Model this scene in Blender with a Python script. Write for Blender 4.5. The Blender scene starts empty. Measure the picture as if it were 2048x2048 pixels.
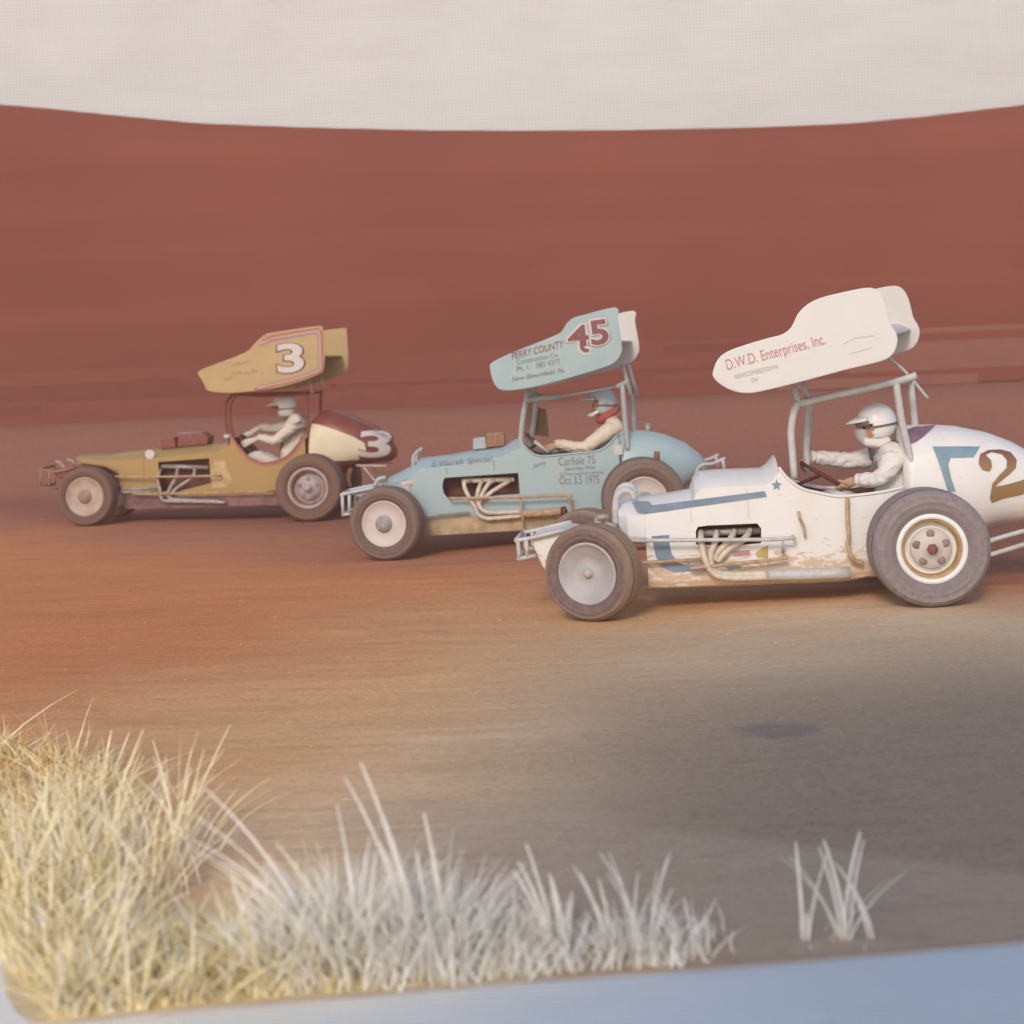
import bpy, bmesh, math, random
import numpy as np
from mathutils import Vector, Matrix
random.seed(7)
SC = bpy.context.scene
COL = SC.collection
R = math.radians

# ------------------------------------------------------------------ camera, sky, sun, exposure
cam = bpy.data.cameras.new('camera')
cam.sensor_width = 36.0
cam.lens = 36.0 * 3200.0 / 2048.0
cam.shift_y = -(1024.0 - 742.0) / 2048.0
cam.clip_end = 500.0
cam.dof.use_dof = True
cam.dof.focus_distance = 9.6
cam.dof.aperture_fstop = 2.0
cam_o = bpy.data.objects.new('camera', cam)
COL.objects.link(cam_o)
ro = R(2.5)
cam_o.matrix_world = Matrix(((math.cos(ro), math.sin(ro), 0, 0), (0, 0, -1, 0), (-math.sin(ro), math.cos(ro), 0, 1.55), (0, 0, 0, 1)))
SC.camera = cam_o

SUN_DIR = Vector((0.22, 0.84, -0.49)).normalized()      # the way the light travels: from behind the camera, a little left
sun = bpy.data.lights.new('sun', 'SUN')
sun.energy = 1.5
sun.angle = R(13.0)
sun.color = (1.0, 0.86, 0.72)
sun_o = bpy.data.objects.new('sun', sun)
COL.objects.link(sun_o)
sun_o.rotation_euler = SUN_DIR.to_track_quat('-Z', 'Y').to_euler()
sun_o.location = (0, -10, 15)
world = bpy.data.worlds.new('World')
SC.world = world
world.use_nodes = True
wn = world.node_tree
sky = wn.nodes.new('ShaderNodeTexSky')
sky.sky_type = 'NISHITA'
sky.sun_disc = False
sky.sun_elevation = math.asin(-SUN_DIR.z)
sky.sun_rotation = math.atan2(-SUN_DIR.x, -SUN_DIR.y)
bg = wn.nodes['Background']
bg.inputs['Strength'].default_value = 0.15
wn.links.new(sky.outputs[0], bg.inputs['Color'])
SC.view_settings.view_transform = 'Standard'
SC.view_settings.look = 'None'
SC.view_settings.gamma = 1.0
SC.view_settings.exposure = 0.44
SC.view_settings.use_curve_mapping = False

# ------------------------------------------------------------------ measured shapes, metres in each car's own frame
DATA = {
 'white': {
  'frame': [[-0.99594, 0.08713, -0.02249], [-0.08716, -0.99619, 0.0], [-0.0224, 0.00196, 0.99975], [2.5775, 10.4941, 0.0]],
  'w': 0.36,
  'body': [[1.8991, 0.6908, 0.5323, "hood"], [1.8418, 0.7063, 0.4438, "hood"], [1.7268, 0.7168, 0.4347, "hood"], [1.7313, 0.7174, 0.1436, "hood"], [1.5705, 0.7294, 0.1391, "hood"], [1.4259, 0.7468, 0.1373, "hood"], [1.3963, 0.8249, 0.1367, "hood"], [1.3545, 0.8641, 0.1362, "hood"], [1.2278, 0.8667, 0.1336, "hood"], [0.9487, 0.8598, 0.1312, "hood"], [0.9102, 0.8816, 0.1325, "hood"], [0.858, 0.9389, 0.1323, "hood"], [0.8563, 0.8775, 0.1321, "cock"], [0.8004, 0.798, 0.1298, "cock"], [0.7189, 0.734, 0.1269, "cock"], [0.6197, 0.7011, 0.1257, "cock"], [0.4873, 0.6696, 0.1252, "cock"], [0.3286, 0.6729, 0.1435, "cock"], [0.2038, 0.684, 0.1409, "cock"], [0.0791, 0.7027, 0.1383, "cock"]],
  'tail': [[0.052, 1.0775, 0.1753, "tail"], [-0.0425, 1.0843, 0.1785, "tail"], [-0.1682, 1.0781, 0.2471, "tail"], [-0.3103, 1.0614, 0.3312, "tail"], [-0.5162, 1.0073, 0.4073, "tail"], [-0.6631, 0.9423, 0.4113, "tail"], [-0.8141, 0.8432, 0.4358, "tail"], [-0.926, 0.7255, 0.4874, "tail"], [-0.9737, 0.629, 0.551, "tail"]],
  'wing': {"near": [[1.239, 1.5134], [1.2008, 1.5937], [1.1321, 1.6389], [1.015, 1.6724], [0.8886, 1.701], [0.7974, 1.7196], [0.7376, 1.7609], [0.6916, 1.8403], [0.631, 1.8938], [0.5473, 1.9292], [0.4157, 1.9529], [0.2687, 1.9713], [0.2051, 1.9529], [0.1686, 1.8945], [0.1498, 1.811], [0.138, 1.7445], [0.1061, 1.6767], [0.1059, 1.6192], [0.1383, 1.5557], [0.2093, 1.5194], [0.4141, 1.4837], [0.6612, 1.434], [0.9092, 1.3883], [1.0345, 1.3758], [1.1315, 1.3986], [1.2024, 1.4447], [1.233, 1.4798]], "dx": -0.3414, "dz": 0.0488, "Y": 0.62},
  'decals': {"stripe": [[1.8037, 0.7101], [1.7775, 0.7197], [1.697, 0.715], [1.6733, 0.6871], [1.3837, 0.7067], [0.9562, 0.7349], [0.9418, 0.6976], [1.3017, 0.6678], [1.7276, 0.6374], [1.7774, 0.6573]], "bracket": [[1.6907, 0.4884], [1.5801, 0.4907], [1.58, 0.4284], [1.5712, 0.3682], [1.5368, 0.3109], [1.4791, 0.2864], [1.361, 0.2816], [1.3633, 0.246], [1.5662, 0.2512], [1.6403, 0.2868], [1.6739, 0.3569], [1.6858, 0.4344]], "dart": [[1.2436, 0.2691], [1.1667, 0.2844], [1.1263, 0.2584], [1.2112, 0.2486]], "sticker": [[1.1783, 0.3632], [1.0729, 0.3658], [1.0751, 0.3319], [1.1807, 0.3277]], "corner": [[-0.1249, 0.9504], [-0.2767, 0.9427], [-0.4239, 0.9319], [-0.3706, 0.8698], [-0.227, 0.8744], [-0.2077, 0.8311], [-0.2186, 0.7465], [-0.2419, 0.6611], [-0.1927, 0.664], [-0.1735, 0.7492], [-0.1544, 0.8343]], "two": [[-0.402, 0.8486], [-0.4167, 0.8854], [-0.4715, 0.9072], [-0.5532, 0.9046], [-0.6172, 0.8831], [-0.6483, 0.8335], [-0.6353, 0.7841], [-0.5836, 0.7429], [-0.5237, 0.703], [-0.4906, 0.6731], [-0.5632, 0.6822], [-0.6642, 0.7012], [-0.7288, 0.7157], [-0.7275, 0.6322], [-0.6582, 0.6096], [-0.5495, 0.5968], [-0.5035, 0.5827], [-0.4659, 0.5707], [-0.4543, 0.6066], [-0.4739, 0.6934], [-0.5223, 0.7449], [-0.5742, 0.7878], [-0.5832, 0.8375], [-0.5554, 0.8752], [-0.491, 0.8926], [-0.4491, 0.8792], [-0.4794, 0.8413], [-0.481, 0.8019], [-0.4626, 0.772], [-0.4208, 0.7846], [-0.4001, 0.8194]], "purple": [[0.0227, 1.0555], [-0.0465, 1.0764], [-0.1869, 1.0801], [-0.1098, 1.0346], [-0.0325, 0.9889], [0.0265, 0.9716]], "star": [[0.8741, 0.808], [0.8674, 0.7822], [0.8427, 0.7764], [0.863, 0.7607], [0.858, 0.735], [0.8778, 0.7514], [0.9014, 0.7376], [0.8914, 0.7624], [0.9095, 0.7804], [0.8841, 0.7832]], "flash": [[0.9562, 0.3889], [1.0011, 0.3702], [1.0408, 0.3428], [1.0299, 0.3167], [0.9618, 0.3044]]},
  'cut': [[1.4072, 0.5038], [1.3936, 0.5302], [1.3273, 0.5358], [1.0158, 0.5314], [0.9928, 0.497], [0.9989, 0.404], [1.2013, 0.3985], [1.4111, 0.4189]],
  'texts': [{"s": "D.W.D. Enterprises, Inc.", "a": [1.1509, 1.5239], "b": [0.5351, 1.6479], "h": 0.0653, "on": "wing", "mat": "red"}, {"s": "NEWCOMERSTOWN", "a": [1.1083, 1.4648], "b": [0.8393, 1.5126], "h": 0.028, "on": "wing", "mat": "grey"}, {"s": "OH", "a": [1.008, 1.4364], "b": [0.9673, 1.4431], "h": 0.0249, "on": "wing", "mat": "grey"}],
  'scribbles': [[[0.4284, 1.6369], [0.3697, 1.6658], [0.3044, 1.6737], [0.2394, 1.6775]], [[0.3917, 1.5768], [0.3261, 1.5889], [0.2522, 1.6044]]],
  'wheels': {"fl": [2.1086, 0.66, 0.3073], "rl": [0.0017, 0.8, 0.3603]},
  'tubes': {"front_cage": [[0.7583, 0.3, 0.9605], [0.7578, 0.3, 1.0968], [0.7327, 0.3, 1.223], [0.6994, 0.3, 1.2804]], "front_cage_far": [[0.6315, -0.1, 0.966], [0.6141, -0.1, 1.0975], [0.5924, -0.1, 1.2287], [0.5756, -0.1, 1.285]], "top_rail": [[0.7042, 0.3, 1.2722], [0.496, 0.3, 1.3082], [0.0821, 0.3, 1.3763], [-0.0532, 0.3, 1.4097]], "rear_cage": [[0.0779, 0.3, 1.376], [0.0572, 0.3, 1.1206], [0.0132, 0.3, 0.8385]], "rear_cage_far": [[-0.0772, -0.1, 1.3792], [-0.0804, -0.1, 1.2296], [-0.0878, -0.1, 1.0533]], "brace": [[0.0449, -0.2, 1.5373], [-0.0736, -0.2, 1.414], [-0.1973, -0.2, 1.2419]], "strut1": [[0.7288, 0.3, 1.4101], [0.6955, 0.3, 1.2759]], "strut2": [[0.6513, 0.1, 1.4114], [0.6197, 0.1, 1.3052]], "rail": [[1.7295, 0.47, 0.4745], [1.3197, 0.47, 0.4555], [0.9609, 0.47, 0.4376], [0.795, 0.47, 0.4382]], "rail_post": [[0.8696, 0.47, 0.4383], [0.87, 0.42, 0.3444]], "header1": [[1.3746, 0.3, 0.4957], [1.3777, 0.41, 0.4353], [1.3673, 0.43, 0.3482], [1.3313, 0.43, 0.2574], [1.2753, 0.43, 0.2163], [1.1675, 0.43, 0.2003], [0.974, 0.43, 0.1956]], "header2": [[1.273, 0.3, 0.4899], [1.2942, 0.41, 0.4263], [1.3247, 0.42, 0.353], [1.3135, 0.42, 0.2678], [1.2571, 0.42, 0.2309], [1.1489, 0.42, 0.2199], [0.9721, 0.42, 0.2136]], "header3": [[1.1586, 0.3, 0.4876], [1.2007, 0.4, 0.4368], [1.2725, 0.41, 0.3743], [1.3015, 0.41, 0.3167]], "header4": [[1.0571, 0.3, 0.486], [1.1082, 0.4, 0.44], [1.204, 0.4, 0.3862], [1.2895, 0.41, 0.3076]], "muffler": [[0.9733, 0.43, 0.2065], [0.7241, 0.43, 0.1987], [0.4594, 0.43, 0.1926]], "valve_cover": [[1.3875, 0.27, 0.4804], [1.0051, 0.27, 0.4757]], "rod": [[1.4647, 0.44, 0.2771], [1.3299, 0.44, 0.284], [0.9677, 0.44, 0.3018], [0.8422, 0.44, 0.3116]], "side_hoop": [[0.4414, 0.4, 0.6628], [0.4508, 0.41, 0.5382], [0.4519, 0.42, 0.4133], [0.4629, 0.42, 0.3719], [0.436, 0.42, 0.2781], [0.3718, 0.42, 0.2477]], "lever": [[0.7525, 0.39, 0.596], [0.7478, 0.4, 0.5545], [0.7268, 0.4, 0.4942], [0.7224, 0.4, 0.435]], "bump_top": [[2.5774, 0.25, 0.4986], [2.4721, 0.25, 0.51], [2.2346, 0.25, 0.5528]], "bump_bot": [[2.568, 0.25, 0.3782], [2.4538, 0.25, 0.3917]], "bump_v1": [[2.5647, 0.25, 0.4935], [2.561, 0.25, 0.3778]], "bump_v2": [[2.5094, 0.25, 0.4991], [2.5099, 0.25, 0.3862]], "hoop": [[1.9201, 0.2, 0.5513], [1.9136, 0.2, 0.6898], [1.8937, 0.2, 0.7538], [1.8486, 0.2, 0.7815], [1.8063, 0.2, 0.7659], [1.7877, 0.2, 0.7215]], "shock": [[2.0364, 0.34, 0.6235], [1.959, 0.34, 0.6276]], "shock2": [[1.988, 0.34, 0.5778], [1.9124, 0.34, 0.5563]], "rbump1": [[-0.4166, 0.28, 0.3192], [-0.4839, 0.28, 0.3382], [-0.6095, 0.28, 0.3673], [-0.7181, 0.28, 0.3906]], "rbump2": [[-0.4111, 0.28, 0.235], [-0.478, 0.28, 0.2482], [-0.6206, 0.28, 0.2848], [-0.7126, 0.28, 0.3066]], "swheel": [[0.7105, 0, 0.8972], [0.3918, 0, 0.6855]]},
  'nosepanel': [[2.4835, 0.503], [2.2364, 0.5498], [2.1507, 0.5318], [2.165, 0.3156], [2.2914, 0.2444], [2.3947, 0.2631], [2.4403, 0.3657], [2.4623, 0.4278]],
  'person': {"helm": [0.1746, 0, 1.113], "helm_r": 0.109, "peak": [0.3474, 0, 1.1266], "shoulderN": [0.0936, 0.17, 0.9039], "elbowN": [0.2034, 0.22, 0.7511], "handN": [0.3677, 0.12, 0.7538], "shoulderF": [0.0731, -0.15, 0.8847], "elbowF": [0.3564, -0.2, 0.8592], "handF": [0.6506, -0.12, 0.913], "neck": [0.1327, 0, 0.9665], "pelvis": [0.0917, 0, 0.5456], "knee": [0.4989, 0, 0.6306]}},
 'blue': {
  'frame': [[-0.9992, 0.01744, -0.03594], [-0.01745, -0.99985, 0.0], [-0.03593, 0.00063, 0.99935], [1.11108, 14.74142, 0.0]],
  'w': 0.36,
  'body': [[2.2581, 0.7044, 0.6437, "hood"], [2.1876, 0.7314, 0.5786, "hood"], [2.0386, 0.7976, 0.3403, "hood"], [1.9592, 0.8551, 0.1695, "hood"], [1.6355, 0.8705, 0.1576, "hood"], [1.4912, 0.888, 0.1547, "hood"], [1.1913, 0.9113, 0.147, "hood"], [1.1059, 0.953, 0.1453, "hood"], [1.0335, 0.9714, 0.1433, "hood"], [1.0213, 0.9521, 0.146, "cock"], [0.9533, 0.8573, 0.1464, "cock"], [0.8832, 0.8101, 0.1504, "cock"], [0.788, 0.7966, 0.1525, "cock"], [0.6204, 0.8001, 0.1561, "cock"], [0.3811, 0.8028, 0.1614, "cock"], [0.2601, 0.8386, 0.164, "cock"], [0.1487, 0.937, 0.1651, "cock"]],
  'tail': [[0.1293, 0.9503, 0.1531, "tail"], [0.0307, 0.9642, 0.1574, "tail"], [-0.1376, 0.9472, 0.2038, "tail"], [-0.3068, 0.8977, 0.3095, "tail"], [-0.4867, 0.805, 0.4261, "tail"], [-0.6037, 0.699, 0.4761, "tail"], [-0.6579, 0.6101, 0.5192, "tail"]],
  'wing': {"near": [[1.2324, 1.635], [1.2116, 1.6746], [1.0535, 1.7384], [0.8725, 1.7945], [0.6314, 1.8693], [0.5698, 1.9055], [0.5301, 1.9611], [0.4675, 2.009], [0.3839, 2.0258], [0.0866, 2.0724], [0.0824, 1.9781], [0.0693, 1.8478], [0.0611, 1.7296], [0.0783, 1.6605], [0.1364, 1.5946], [0.2452, 1.5563], [0.544, 1.4919], [0.8421, 1.4392], [1.0434, 1.4223], [1.1486, 1.4307], [1.1928, 1.4672], [1.2223, 1.5401]], "dx": -0.226, "dz": -0.0034, "Y": 0.6},
  'decals': {"belly": [[1.9575, 0.3145], [1.6276, 0.3187], [1.0898, 0.3066], [0.5774, 0.2546], [0.3418, 0.2421], [0.3484, 0.159], [0.5849, 0.1595], [1.1019, 0.1544], [1.5802, 0.1618], [1.9629, 0.1712]], "triangle": [[2.1326, 0.6756], [2.0089, 0.6778], [2.0657, 0.5661]], "zed": [[2.0928, 0.6485], [2.0325, 0.6522], [2.0277, 0.6374], [2.0584, 0.5979], [2.0699, 0.6048], [2.0485, 0.6319], [2.0918, 0.6305]], "sticker": [[0.1932, 0.8487], [0.1154, 0.8509], [0.1165, 0.7614], [0.194, 0.7627]]},
  'cut': [[1.7555, 0.5921], [1.7482, 0.6394], [1.7284, 0.6774], [1.0668, 0.6696], [1.0663, 0.4806], [1.7155, 0.4932], [1.7479, 0.5376]],
  'texts': [{"s": "E.Warek Special", "a": [1.8418, 0.7881], "b": [1.2844, 0.7921], "h": 0.0524, "on": "body", "mat": "ink", "shear": 0.4}, {"s": "Carlisle 75", "a": [0.6979, 0.7064], "b": [0.3686, 0.7008], "h": 0.0737, "on": "body", "mat": "ink"}, {"s": "Saturday Nite", "a": [0.6444, 0.658], "b": [0.3759, 0.6536], "h": 0.0333, "on": "body", "mat": "ink"}, {"s": "Championship", "a": [0.6955, 0.6165], "b": [0.302, 0.6071], "h": 0.0238, "on": "body", "mat": "ink"}, {"s": "Oct 3.5 1975", "a": [0.7042, 0.5371], "b": [0.3448, 0.5196], "h": 0.0737, "on": "body", "mat": "ink"}, {"s": "Jerry", "a": [0.9339, 0.7011], "b": [0.8039, 0.7267], "h": 0.0428, "on": "body", "mat": "ink", "shear": 0.3}, {"s": "PERRY COUNTY", "a": [1.0363, 1.69], "b": [0.5601, 1.7629], "h": 0.0618, "on": "wing", "mat": "maroon", "shear": 0.3}, {"s": "Construction Co.", "a": [0.9957, 1.6424], "b": [0.6197, 1.6834], "h": 0.0397, "on": "wing", "mat": "ink"}, {"s": "Ph. 1.   582 4277", "a": [1.0006, 1.5806], "b": [0.6114, 1.6206], "h": 0.0441, "on": "wing", "mat": "ink"}, {"s": "New Bloomfield. Pa.", "a": [1.0517, 1.4959], "b": [0.5821, 1.5428], "h": 0.0397, "on": "wing", "mat": "ink", "shear": 0.3}, {"s": "4", "a": [0.5202, 1.7605], "b": [0.3519, 1.7646], "h": 0.1752, "on": "wing", "mat": "maroon", "num": 1, "tail": 1}, {"s": "5", "a": [0.3131, 1.7651], "b": [0.1738, 1.7739], "h": 0.2009, "on": "wing", "mat": "maroon", "num": 1}],
  'flourish': [[[0.4331, 1.777], [0.4001, 1.7779], [0.3944, 1.7469], [0.3722, 1.731], [0.3486, 1.7315], [0.3558, 1.7003], [0.3955, 1.7035], [0.4252, 1.7293]], [[0.4551, 1.7964], [0.3787, 1.7962], [0.3722, 1.7604], [0.353, 1.7506], [0.3236, 1.7506], [0.339, 1.6754], [0.4058, 1.6773], [0.4462, 1.7158]]],
  'wheels': {"fl": [2.2782, 0.66, 0.3315], "rl": [-0.0205, 0.8, 0.3718]},
  'tubes': {"front_cage": [[1.0193, 0.3, 0.9578], [0.9886, 0.3, 1.1475], [0.942, 0.3, 1.324], [0.9194, 0.3, 1.3823]], "front_cage_far": [[0.9315, -0.1, 0.927], [0.8871, -0.1, 1.1271], [0.856, -0.1, 1.2851], [0.844, -0.1, 1.3582]], "top_rail": [[0.9492, 0.3, 1.3102], [0.6299, 0.3, 1.3233]], "top_rail_thin": [[0.6241, -0.1, 1.3309], [0.2957, -0.1, 1.3516], [0.0968, -0.1, 1.3728]], "top_rail2": [[0.1224, 0.3, 1.3693], [0.0111, 0.3, 1.4121]], "rear_cage": [[0.0666, 0.3, 1.3925], [0.068, 0.3, 1.1946], [0.0656, 0.3, 0.9544]], "rear_cage_far": [[-0.0354, -0.1, 1.3007], [-0.0305, -0.1, 1.1161], [-0.0291, -0.1, 0.9436]], "strut1": [[0.9337, 0.3, 1.4291], [0.9292, 0.3, 1.335]], "strut2": [[0.8571, 0.05, 1.4202], [0.8586, 0.05, 1.325]], "strut3": [[0.0528, 0.3, 1.5654], [-0.0063, 0.3, 1.2847]], "strut4": [[-0.0201, -0.05, 1.5607], [-0.0794, -0.05, 1.2733]], "rail": [[1.6981, 0.45, 0.4967], [1.1943, 0.47, 0.4671], [0.6562, 0.47, 0.4428], [0.6286, 0.47, 0.4169], [0.6126, 0.46, 0.3317], [0.5719, 0.45, 0.2445], [0.5236, 0.43, 0.1734]], "rail_post": [[1.0628, 0.46, 0.4501], [1.0578, 0.46, 0.319], [1.057, 0.42, 0.1843]], "header1": [[1.5102, 0.3, 0.6225], [1.5542, 0.38, 0.6256], [1.5514, 0.41, 0.5678], [1.516, 0.42, 0.4824], [1.4729, 0.42, 0.3956], [1.4508, 0.42, 0.3283], [1.3764, 0.42, 0.2891], [1.2695, 0.42, 0.2843], [1.0727, 0.42, 0.2868]], "header2": [[1.3966, 0.3, 0.6136], [1.4204, 0.38, 0.5792], [1.4508, 0.4, 0.4876], [1.4328, 0.42, 0.4043], [1.3835, 0.42, 0.3504], [1.2894, 0.42, 0.3335], [1.0696, 0.42, 0.3259]], "header3": [[1.2948, 0.3, 0.6092], [1.3417, 0.38, 0.591], [1.4015, 0.4, 0.5076], [1.4314, 0.41, 0.4272]], "header4": [[1.1453, 0.3, 0.5999], [1.1992, 0.38, 0.5798], [1.3106, 0.4, 0.5243], [1.4048, 0.41, 0.4609]], "valve_cover": [[1.5649, 0.27, 0.6331], [1.1273, 0.27, 0.606]], "muffler": [[1.0709, 0.43, 0.3078], [0.8513, 0.43, 0.3002], [0.6784, 0.43, 0.3045]], "hoop": [[2.0281, 0.2, 0.6864], [2.0185, 0.2, 0.8068], [2.0091, 0.2, 0.8787], [1.9556, 0.2, 0.9411]], "bump_top": [[2.6872, 0.25, 0.5907], [2.5403, 0.25, 0.6117], [2.3694, 0.25, 0.6321]], "bump_v1": [[2.6781, 0.25, 0.5839], [2.6836, 0.25, 0.4092]], "bump_v2": [[2.6127, 0.25, 0.5848], [2.6266, 0.25, 0.4108]], "bump_bot": [[2.6872, 0.25, 0.4095], [2.6047, 0.25, 0.4115]], "shock": [[2.369, 0.3, 0.6478], [2.3343, 0.3, 0.7053], [2.261, 0.3, 0.7176]], "rbump1": [[-0.5274, 0.28, 0.5119], [-0.55, 0.28, 0.5701], [-0.601, 0.28, 0.6082], [-0.6972, 0.28, 0.6126], [-0.8081, 0.28, 0.6519]], "rbump2": [[-0.7829, 0.28, 0.6358], [-0.7931, 0.28, 0.539]], "rear_shock": [[-0.1618, 0.5, 0.6381], [-0.1756, 0.5, 0.708], [-0.1843, 0.5, 0.7723]], "fuel_cap": [[-0.145, 0.05, 0.9354], [-0.1508, 0.05, 1.0082]], "swheel": [[0.9418, 0, 0.9752], [0.7829, 0, 0.8155]], "dash_bar": [[0.9011, 0.2, 0.938], [0.7831, 0.2, 0.8259]]},
  'boxes': {"injector": [[1.4583, 1.0004], [1.3423, 1.0034], [1.3408, 0.8998], [1.4665, 0.8975]], "scoop": [[1.3338, 1.0332], [1.1638, 1.0259], [1.1705, 0.9107], [1.3437, 0.9085]], "windscreen": [[0.9363, 1.2751], [0.8688, 1.2759], [0.9218, 0.9491], [0.992, 0.9607]], "screen": [[0.8485, 1.2284], [0.7691, 1.2059], [0.7688, 0.9436], [0.8939, 0.9722]]},
  'nosepanel': [[2.6747, 0.5979], [2.4853, 0.6133], [2.2513, 0.6555], [2.2089, 0.5795], [2.2185, 0.4591], [2.3892, 0.4483], [2.491, 0.5411]],
  'person': {"helm": [0.2475, 0, 1.2327], "helm_r": 0.1168, "peak": [0.4458, 0, 1.2325], "shoulderN": [0.1694, 0.17, 1.006], "elbowN": [0.4569, 0.22, 0.8314], "handN": [0.7399, 0.12, 0.9059], "shoulderF": [0.174, -0.15, 0.9948], "elbowF": [0.46, -0.22, 0.7973], "handF": [0.7759, -0.12, 0.8953], "neck": [0.1786, 0, 1.0986], "pelvis": [0.1996, 0, 0.451], "knee": [0.6075, 0, 0.5566]}},
 'gold': {
  'frame': [[-0.99853, 0.05233, 0.01424], [-0.05234, -0.99863, 0.0], [0.01422, -0.00075, 0.9999], [-2.27848, 18.25288, 0.0]],
  'w': 0.36,
  'body': [[2.7035, 0.7692, 0.7176, "hood"], [2.6432, 0.7737, 0.6831, "hood"], [2.3407, 0.7745, 0.6334, "hood"], [2.1904, 0.7946, 0.54, "hood"], [2.1431, 0.7992, 0.1585, "hood"], [1.7424, 0.811, 0.1589, "hood"], [1.3499, 0.8426, 0.1581, "hood"], [1.0486, 0.8645, 0.1581, "hood"], [0.9125, 0.921, 0.1606, "hood"], [0.8936, 0.9404, 0.1577, "cock"], [0.8128, 0.8239, 0.1542, "cock"], [0.7095, 0.7053, 0.1501, "cock"], [0.6203, 0.6554, 0.1463, "cock"], [0.5158, 0.6319, 0.1437, "cock"], [0.3656, 0.6576, 0.14, "cock"], [0.2449, 0.7226, 0.137, "cock"], [0.1384, 0.8384, 0.1418, "cock"], [0.0619, 0.9549, 0.1474, "cock"]],
  'tail': [[0.0416, 1.0658, 0.184, "tail"], [-0.063, 1.1831, 0.2703, "tail"], [-0.1471, 1.2137, 0.3719, "tail"], [-0.3198, 1.1759, 0.4859, "tail"], [-0.5136, 1.0954, 0.5622, "tail"], [-0.6914, 1.008, 0.5871, "tail"], [-0.8531, 0.8686, 0.5976, "tail"], [-0.919, 0.747, 0.6475, "tail"]],
  'wing': {"near": [[1.1837, 1.6562], [1.1379, 1.6989], [0.943, 1.7665], [0.6434, 1.8748], [0.5521, 1.96], [0.4309, 2.0588], [0.3119, 2.0845], [-0.1617, 2.1358], [-0.2122, 2.0977], [-0.2217, 1.922], [-0.2247, 1.7757], [-0.2065, 1.6594], [-0.161, 1.6168], [0.0625, 1.5356], [0.3597, 1.471], [0.6563, 1.4429], [0.8344, 1.4334], [1.0708, 1.4621], [1.1135, 1.5221], [1.1414, 1.5816]], "dx": -0.0758, "dz": 0.0038, "Y": 0.6},
  'decals': {"cream": [[0.0139, 1.0577], [-0.0874, 1.0475], [-0.2056, 1.0072], [-0.471, 0.9036], [-0.5953, 0.8263], [-0.6125, 0.7518], [-0.5152, 0.636], [-0.2542, 0.6325], [-0.1361, 0.6756], [0.0249, 0.6873]], "belly": [[2.133, 0.3146], [1.5825, 0.2858], [0.9053, 0.2836], [0.4072, 0.2858], [0.2157, 0.281], [0.2192, 0.1653], [0.4109, 0.1597], [1.0592, 0.161], [2.1377, 0.1581]], "dot": [[1.7704, 0.7644], [1.7751, 0.744], [1.7874, 0.7269], [1.8054, 0.7158], [1.8263, 0.7122], [1.847, 0.7169], [1.8643, 0.729], [1.8755, 0.7467], [1.8791, 0.7673], [1.8743, 0.7877], [1.862, 0.8048], [1.844, 0.8159], [1.8231, 0.8195], [1.8025, 0.8148], [1.7852, 0.8028], [1.7739, 0.785]], "pale": [[1.089, 0.6749], [0.9686, 0.6791], [0.9635, 0.5972], [0.8999, 0.4618], [0.9627, 0.3742], [1.1284, 0.3636], [1.1372, 0.572]]},
  'bands': {"purple": [[0.4934, 1.9436], [0.3589, 1.9951], [-0.1377, 2.0707], [-0.1661, 2.0333], [-0.163, 1.6826], [-0.1252, 1.65], [0.1352, 1.5699], [0.5068, 1.4972]], "red": [[0.4622, 1.9983], [0.3426, 2.0444], [-0.1684, 2.1107], [-0.201, 2.0688], [-0.1964, 1.667], [-0.1541, 1.6317], [0.0915, 1.5511], [0.5671, 1.4565]], "pink": [[0.4779, 1.9695], [0.3507, 2.0198], [-0.153, 2.0907], [-0.1828, 2.0518], [-0.179, 1.6748], [-0.1397, 1.6408], [0.106, 1.5617], [0.5221, 1.4786]], "cockpit": [[0.8828, 0.9107], [0.8038, 0.7897], [0.7021, 0.6756], [0.5986, 0.6253], [0.4943, 0.6062], [0.3586, 0.6338], [0.2217, 0.7074], [0.1136, 0.8231], [0.043, 0.9324]]},
  'cut': [[1.7338, 0.677], [1.4197, 0.6911], [1.1513, 0.7033], [1.1416, 0.4234], [1.5054, 0.3434], [1.7134, 0.3487]],
  'texts': [{"s": "3", "a": [0.2777, 1.6443], "b": [0.0177, 1.6542], "h": 0.2998, "on": "wing", "mat": "white", "num": 1}, {"s": "3", "a": [-0.5565, 0.6719], "b": [-0.8507, 0.6567], "h": 0.2839, "on": "tail", "mat": "white", "num": 1}],
  'scribbles': [[[0.8034, 1.7257], [0.7802, 1.7587], [0.7587, 1.7346], [0.7355, 1.7677], [0.7142, 1.7377], [0.6835, 1.7734], [0.6622, 1.7435], [0.6315, 1.7792], [0.595, 1.7635]], [[0.8899, 1.5596], [0.8811, 1.6033], [0.8524, 1.5732], [0.8291, 1.6092], [0.8226, 1.5796]], [[0.8136, 1.6307], [0.7829, 1.6664], [0.7544, 1.629], [0.7235, 1.672], [0.7024, 1.6348]], [[0.6805, 1.6268], [0.65, 1.6552], [0.6209, 1.6397], [0.5832, 1.6606], [0.5748, 1.697], [0.5539, 1.6524], [0.5235, 1.6808]]],
  'wheels': {"fl": [2.4853, 0.66, 0.3298], "rl": [-0.0364, 0.8, 0.3705]},
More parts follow.
